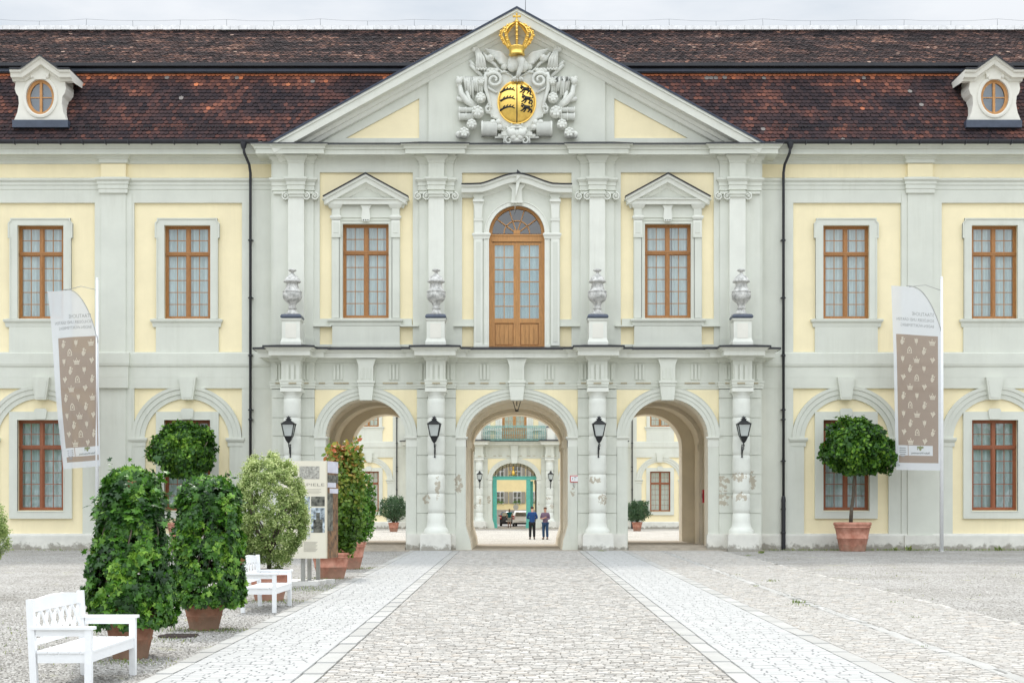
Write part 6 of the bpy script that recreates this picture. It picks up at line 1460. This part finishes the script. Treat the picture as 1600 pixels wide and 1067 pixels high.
# yellow house
hy = FY+42; kh = s_(hy); hs = empty('yellow_house', (0, hy, .1)); tag(hs, 'yellow house with grey shutters beyond the far turquoise gate', 'building')
m = MB(); hx = lambda px: (px-807)/kh; hz = lambda py: 1.5+(800-py)/kh-.1
m.box(-11, 11, 0, 8, 0, hz(797), 'house_grey'); m.box(-11, 11, .03, 8, hz(797), 12, 'house_yellow'); m.box(-11.2, 11.2, -.04, 0, hz(797)-.05, hz(796), 'house_grey'); m.build('wall', hs)
m = MB(); m.add([(-11.6, -.6, 11.8), (11.6, -.6, 11.8), (11.6, 4, 15.5), (-11.6, 4, 15.5), (-11.6, 8.6, 11.8), (11.6, 8.6, 11.8)], [(0, 1, 2, 3), (3, 2, 5, 4), (0, 4, 5, 1)], 'old_terracotta'); m.build('roof', hs)
for (t, bt) in ((728, 745), (768.5, 786)):
    for i in range(-4, 4):
        px = 806+i*26.5+2; x = hx(px); w_ = 5.6/kh
        m = MB(); z0, z1 = hz(bt), hz(t)
        m.box(x-w_-.06, x+w_+.06, -.03, .05, z0-.08, z1+.08, 'sign_white'); m.box(x-w_, x+w_, -.04, -.02, z0, z1, 'photo_dark'); m.box(x-.035, x+.035, -.06, -.03, z0, z1, 'sign_white'); m.box(x-w_, x+w_, -.06, -.03, (z0+z1)/2-.03, (z0+z1)/2+.03, 'sign_white')
        wn = m.build('window', hs)
        for sg in (-1, 1):
            m = MB(); a = x+sg*(w_+.08); m.box(a, a+sg*w_*1.05, -.07, -.02, z0-.02, z1+.02, 'shutter_grey')
            for j in range(9): zz = z0+.1+(z1-z0-.2)*j/8; m.box(a+sg*.06, a+sg*(w_*1.05-.06), -.085, -.065, zz-.03, zz+.03, 'shutter_grey')
            m.build('shutter', wn)
        if t > 750:
            P = np.stack([RNG.uniform(x-w_, x+w_, 90), RNG.uniform(-.4, -.1, 90), z0+RNG.normal(.12, .1, 90)], 1); foliage('window_box_flowers', wn, P, RNG.normal(0, 1, (90, 3)), LEAF, (.08, .16), 'laurel_leaf')
m = MB(); m.lathe(0, 0, [(.3, 0), (.3, .02)], 'steel', 20); 
for v in range(len(m.v)): m.v[v] = (m.v[v][0], -m.v[v][2], m.v[v][1])
m.tube([(0, .03, 0), (0, .03, -2.2)], .03, 'steel', 6)
o = m.build('round_sign'); o.location = ((806-807)/s_(FY+30), FY+30, 1.5+(800-792)/s_(FY+30)); tag(o, 'round grey traffic sign seen from behind, above the white car', 'sign')
m = MB(); 
m.tube([(-.02, 0, 0), (-.02, 0, 6.5)], .05, 'sign_white', 8); 
n = 20; m.add([p for i in range(n+1) for p in ((0, -.02, 6.3-3.6*i/n), (.10+.14*math.sin(i*.8)*(i/n)+.16*i/n, -.05+.05*math.sin(i), 6.25-3.6*i/n))], [(2*i, 2*i+1, 2*i+3, 2*i+2) for i in range(n)], 'red_paint')
Yf = 30; o = m.build('flagpole'); o.location = ((545.5-807)/s_(Yf), Yf, 0); tag(o, 'thin pole with a furled red flag in the courtyard seen through the left near arch', 'flagpole')
# ---------------------------------------------------------------- people
mat('skin', (.55, .33, .25), .6, .05); mat('hair_dark', (.03, .022, .018), .7, .1); mat('hair_blond', (.62, .45, .22), .7, .1); mat('hair_brown', (.09, .045, .025), .7, .1)
mat('blue_cloth', (.012, .065, .24), .85, .1, 6); mat('black_cloth', (.012, .013, .018), .85, .1, 6); mat('purple_cloth', (.17, .12, .20), .85, .25, 60); mat('denim', (.02, .06, .15), .85, .1, 6); mat('teal_cloth', (.01, .27, .33), .85, .1, 5); mat('shoe_dark', (.02, .02, .02), .6, .1)
def skin_mesh(name, joints, edges, rad, root, matn, parent):
    names = list(joints); me = bpy.data.meshes.new(name); me.from_pydata([joints[n] for n in names], [(names.index(a), names.index(b)) for a, b in edges], [])
    o = bpy.data.objects.new(name, me); C.objects.link(o); o.parent = parent; me.materials.append(MAT[matn])
    sm = o.modifiers.new('skin', 'SKIN'); sm.use_smooth_shade = True
    for i, n in enumerate(names):
        r = rad[n]; me.skin_vertices[0].data[i].radius = r if isinstance(r, tuple) else (r, r); me.skin_vertices[0].data[i].use_root = (n == root)
    ss = o.modifiers.new('sub', 'SUBSURF'); ss.levels = 1; ss.render_levels = 2
    return o
def person(x, y, z, rz, h, lab, shirt, legs, hair, arms, sleeve, dress=False, head_fwd=.0, long_hair=False, shorts=False):
    """faces -Y locally; arms = per side (elbow, wrist)"""
    e = empty('person', (x, y, z), rz); e.scale = (h/1.76,)*3; tag(e, lab, 'person')
    J = {'pel': (0, 0, .93), 'sp': (0, .0, 1.15), 'ch': (0, -.01, 1.35), 'nk': (0, 0, 1.50), 'hd0': (0, -.02-head_fwd, 1.58), 'hd1': (0, -.035-head_fwd*1.6, 1.68), 'hd2': (0, -.02-head_fwd*1.6, 1.73)}
    R = {'pel': (.11, .08), 'sp': (.10, .07), 'ch': (.10, .07), 'nk': .058, 'hd0': (.07, .08), 'hd1': (.08, .095), 'hd2': (.06, .075)}
    Ed = [('pel', 'sp'), ('sp', 'ch'), ('ch', 'nk'), ('nk', 'hd0'), ('hd0', 'hd1'), ('hd1', 'hd2')]
    for sd, sx in (('l', -1), ('r', 1)):
        J.update({'hip'+sd: (sx*.095, 0, .87), 'kn'+sd: (sx*.105, -.01, .49), 'an'+sd: (sx*.11, .03, .09), 'to'+sd: (sx*.13, -.12, .035)})
        R.update({'hip'+sd: .095, 'kn'+sd: .062, 'an'+sd: .043, 'to'+sd: (.042, .03)})
        el, wr = arms[sd]; J.update({'sh'+sd: (sx*.18, .0, 1.42), 'el'+sd: el, 'wr'+sd: wr}); R.update({'sh'+sd: .045, 'el'+sd: .042, 'wr'+sd: .03})
        Ed += [('pel', 'hip'+sd), ('hip'+sd, 'kn'+sd), ('kn'+sd, 'an'+sd), ('an'+sd, 'to'+sd), ('ch', 'sh'+sd), ('sh'+sd, 'el'+sd), ('el'+sd, 'wr'+sd)]
        W = Vector(wr); dr = (W-Vector(el)).normalized(); pm = W+dr*.07; J['pm'+sd] = tuple(pm); R['pm'+sd] = (.036, .018); Ed.append(('wr'+sd, 'pm'+sd))
    body = skin_mesh('body', J, Ed, R, 'pel', 'skin', e)
    hn = MB()
    for sd, sx in (('l', -1), ('r', 1)):
        el, wr = map(Vector, arms[sd]); dr = (wr-el).normalized(); sdv = dr.cross(Vector((0, 1, .2))).normalized(); pm = Vector(J['pm'+sd])
        for i in range(4):
            o = pm+dr*.015+sdv*(i-1.5)*.017; L = (.07, .08, .075, .06)[i]; c = Vector((0, -.3, -.1)); hn.tube([o, o+dr*L*.5+c*.02, o+dr*L*.85+c*.08], [.0095, .0085, .007], 'skin', 6)
        o = pm-dr*.03+sdv*.03; hn.tube([o, o+(dr+sdv*.8)*.035, o+(dr+sdv*.5)*.06], [.011, .01, .008], 'skin', 6)
    hn.build('fingers', e)
    # face: nose, eyes, mouth, ears
    f = MB(); hx_, hy_, hz_ = J['hd1']; f.ball((hx_, hy_-.098, hz_-.01), (.013, .02, .022), 'skin', 8, 6); f.ball((hx_, hy_-.088, hz_-.055), (.026, .008, .007), 'dark_red', 8, 5)
    for sx in (-1, 1): f.ball((hx_+sx*.03, hy_-.086, hz_+.018), (.012, .008, .008), 'dark_ink', 8, 5); f.ball((hx_+sx*.082, hy_+.005, hz_-.0), (.012, .02, .03), 'skin', 8, 6)
    f.build('face', e)
    hr = MB(); hr.ball((hx_, hy_+.022, hz_+.03), (.092, .10, .085), hair, 18, 12)
    if long_hair: hr.ball((hx_, hy_+.06, hz_-.03), (.09, .06, .10), hair, 14, 9)
    hr.build('hair', e)
    # clothes slightly larger than the body
    Js = {k: J[k] for k in ('pel', 'sp', 'ch', 'shl', 'shr', 'ell', 'elr')}; Rs = {'pel': (.172, .132), 'sp': (.158, .122), 'ch': (.172, .13), 'shl': .078, 'shr': .078, 'ell': .06, 'elr': .06}
    Js['hm'] = (0, 0, .84 if not dress else .60); Rs['hm'] = (.178, .14) if not dress else (.2, .17)
    Es = [('pel', 'sp'), ('sp', 'ch'), ('ch', 'shl'), ('ch', 'shr'), ('shl', 'ell'), ('shr', 'elr'), ('pel', 'hm')]
    for sd in 'lr':
        if sleeve: el, wr = map(Vector, arms[sd]); Js['cf'+sd] = tuple(el+(wr-el)*.85); Rs['cf'+sd] = .045; Es.append(('el'+sd, 'cf'+sd))
        else: sh = Vector(J['sh'+sd]); Js['el'+sd] = tuple(sh+(Vector(arms[sd][0])-sh)*.6); Rs['el'+sd] = .066
    Js['cl'] = (0, .0, 1.475); Rs['cl'] = (.075, .07); Es.append(('ch', 'cl'))
    skin_mesh('shirt', Js, Es, Rs, 'sp', shirt, e)
    if not dress:
        Jt = {k: J[k] for k in ('pel', 'hipl', 'hipr', 'knl', 'knr', 'anl', 'anr')}; Rt = {'pel': (.158, .12), 'hipl': .112, 'hipr': .112, 'knl': .082, 'knr': .082, 'anl': .072, 'anr': .072}
        if shorts:
            for sd, sx in (('l', -1), ('r', 1)): Jt['an'+sd] = (sx*.104, -.01, .50); Jt['kn'+sd] = (sx*.10, 0, .66); Rt['an'+sd] = Rt['kn'+sd] = .10
        skin_mesh('trousers', Jt, [('pel', 'hipl'), ('pel', 'hipr'), ('hipl', 'knl'), ('hipr', 'knr'), ('knl', 'anl'), ('knr', 'anr')], Rt, 'pel', legs, e)
    s = MB()
    for sx in (-1, 1): s.ball((sx*.115, .04, .045), (.05, .06, .045), 'shoe_dark'); s.ball((sx*.125, -.07, .04), (.048, .11, .04), 'shoe_dark')
    s.build('shoes', e)
    return e
kk = 42/1.5
person((831.5-807)/28.2, CY+F/28.2, 0, PI, 1.80, 'man in a blue shirt and black trousers standing with his back to the camera', 'blue_cloth', 'black_cloth', 'hair_dark', {'l': ((-.27, -.02, 1.15), (-.12, -.24, 1.12)), 'r': ((.27, -.02, 1.15), (.13, -.24, 1.14))}, True, head_fwd=.05)
person((852-807)/28.2, CY+F/28.2-.1, 0, -.35, 1.76, 'man in a purplish checked shirt and blue jeans with folded arms, facing the camera', 'purple_cloth', 'denim', 'hair_brown', {'l': ((-.26, -.03, 1.14), (.06, -.20, 1.20)), 'r': ((.26, -.03, 1.14), (-.06, -.22, 1.16))}, True)
person((796-807)/16.5, CY+F/16.5, .075, PI+.2, 1.72, 'person in a turquoise tunic walking away through the far archway', 'teal_cloth', 'sign_white', 'hair_blond', {'l': ((-.25, .0, 1.16), (-.24, -.2, 1.02)), 'r': ((.25, 0, 1.16), (.22, -.2, 1.02))}, False, long_hair=False, shorts=True)
# ---------------------------------------------------------------- cars beyond the gate, seen from behind
mat('car_white', (.90, .91, .93), .25, .02, 2, spec=.6); mat('car_dark', (.03, .035, .045), .25, .05, 2); mat('tyre', (.02, .02, .02), .85, .1); mat('tail_red', (.45, .02, .02), .3, .05); mat('plate_white', (.75, .75, .72), .5, .02)
def car(name, paint, H, W, L, lab):
    """rear at y=0, car runs away along +Y; x centre 0"""
    e = empty(name); tag(e, lab, 'car'); h = W/2
    prof = [(.0, .32), (-.06, .45), (-.05, .62), (.02, .85), (.04, .95), (.10, 1.05), (.30, H-.12), (.45, H-.03), (1.0, H), (2.0, H-.02), (2.4, H-.1), (3.1, 1.0), (3.3, .95), (L-.25, .78), (L-.05, .62), (L, .35), (L-.1, .25), (.1, .25)]
    def wd(z): return h*(1 if z < .95 else 1-.22*(z-.95)/(H-.95))*(.96 if z < .4 else 1)
    m = MB(); n = len(prof)
    rows = []
    for fx in (-1, -.94, 0, .94, 1):
        rows.append([(fx*wd(z), y+(.06 if abs(fx) == 1 and y < 1 else 0)-(.05 if abs(fx) == 1 and y > 3 else 0), z-(.03 if abs(fx) == 1 and z > 1.2 else 0)) for y, z in prof])
    vs = [p for r in rows for p in r]; fs = [(i*n+j, i*n+(j+1) % n, (i+1)*n+(j+1) % n, (i+1)*n+j) for i in range(4) for j in range(n)]
    m.add(vs, fs, paint, True); m.add(rows[0], [tuple(range(n))], paint); m.add(rows[4], [tuple(range(n))], paint)
    m.box(-h*.97, h*.97, -.12, .05, .38, .58, paint); b = m.build('body', e)
    m = MB(); m.add([(-.72*h, .055, 1.02), (.72*h, .055, 1.02), (.66*h, .27, H-.16), (-.66*h, .27, H-.16)], [(0, 1, 2, 3)], 'dark_room'); m.v = [(x, y-.03, z) for x, y, z in m.v]; m.add([(-.72*h, .02, 1.02), (.72*h, .02, 1.02), (.66*h, .235, H-.16), (-.66*h, .235, H-.16)], [(0, 1, 2, 3)], 'car_glass'); m.build('rear_window', e)
    for sx in (-1, 1):
        m = MB(); x = sx*(h*.86+.035); m.add([(sx*(wd(1.03)+.006), .5, 1.02), (sx*(wd(1.03)+.006), 2.7, 1.02), (sx*(wd(H-.2)+.006), 2.2, H-.17), (sx*(wd(H-.2)+.006), .6, H-.17)], [(0, 1, 2, 3)], 'car_glass'); m.build('side_window', e)
        m = MB(); m.box(sx*h*.80, sx*(h+.005), -.075, .12, .72, 1.08, 'tail_red'); m.box(sx*h*.80, sx*(h+.004), -.078, .1, .84, .92, 'plate_white'); m.build('tail_light', e)
        m = MB(); m.box(sx*(h+.02), sx*(h+.16), 2.6, 2.75, .98, 1.12, paint); m.build('wing_mirror', e)
        for yy in (.72, L-.75):
            m = MB(); m.tube([(sx*(h-.22), yy, .31), (sx*(h-.02), yy, .31), (sx*(h+.0), yy, .31)], [.31, .31, .27], 'tyre', 24); w1 = m.build('wheel', e); m = MB(); m.tube([(sx*(h-.04), yy, .31), (sx*(h+.012), yy, .31)], .18, 'steel', 16); m.build('rim', w1)
    m = MB(); m.box(-.26, .26, -.135, -.115, .46, .57, 'plate_white'); m.build('number_plate', e)
    m = MB(); m.box(-h*.92, h*.92, -.10, .2, .22, .38, 'tyre'); m.tube([(0, .05, 1.11), (.2*h, .04, 1.13)], .012, 'tyre', 5); m.build('lower_bumper', e)
    return e
kc = s_(FY+11.5); c1 = car('parked_car', 'car_white', 1.55, 1.86, 4.2, 'white hatchback seen from behind, parked beyond the far gate'); c1.location = ((815.5-807)/kc, FY+11.5, .10)
kc = s_(FY+14); c2 = car('parked_car', 'car_dark', 1.5, 1.75, 4.1, 'dark car beside the white hatchback, mostly hidden behind the person in turquoise'); c2.location = ((796-807)/kc-.1, FY+14, .10)
# buggy-like dark bag the person pushes is read as the dark car's shadowed tail; nothing else stands here
print('objects', len(bpy.data.objects))

# the park trees behind the camera, which the window panes mirror
P = []; D = []
for i in range(26):
    cx = -95+i*7.6+RNG.normal(0, 1.5); cy = -165+RNG.normal(0, 6); hh = RNG.uniform(13, 21)
    p, d_ = blob(420, RNG.uniform(5, 7), 5, hh*.45, i+60, .3, 1.8, .5); p += np.array([[cx, cy, hh*.58]]); P.append(p); D.append(d_)
P = np.concatenate(P); D = np.concatenate(D)
o = foliage('park_trees', None, P, D, LEAF, (1.0, 2.2), 'laurel_leaf', RNG.random(len(P))*.5)
tag(o, 'belt of leafy park trees far off behind the forecourt', 'wood', kind='stuff')
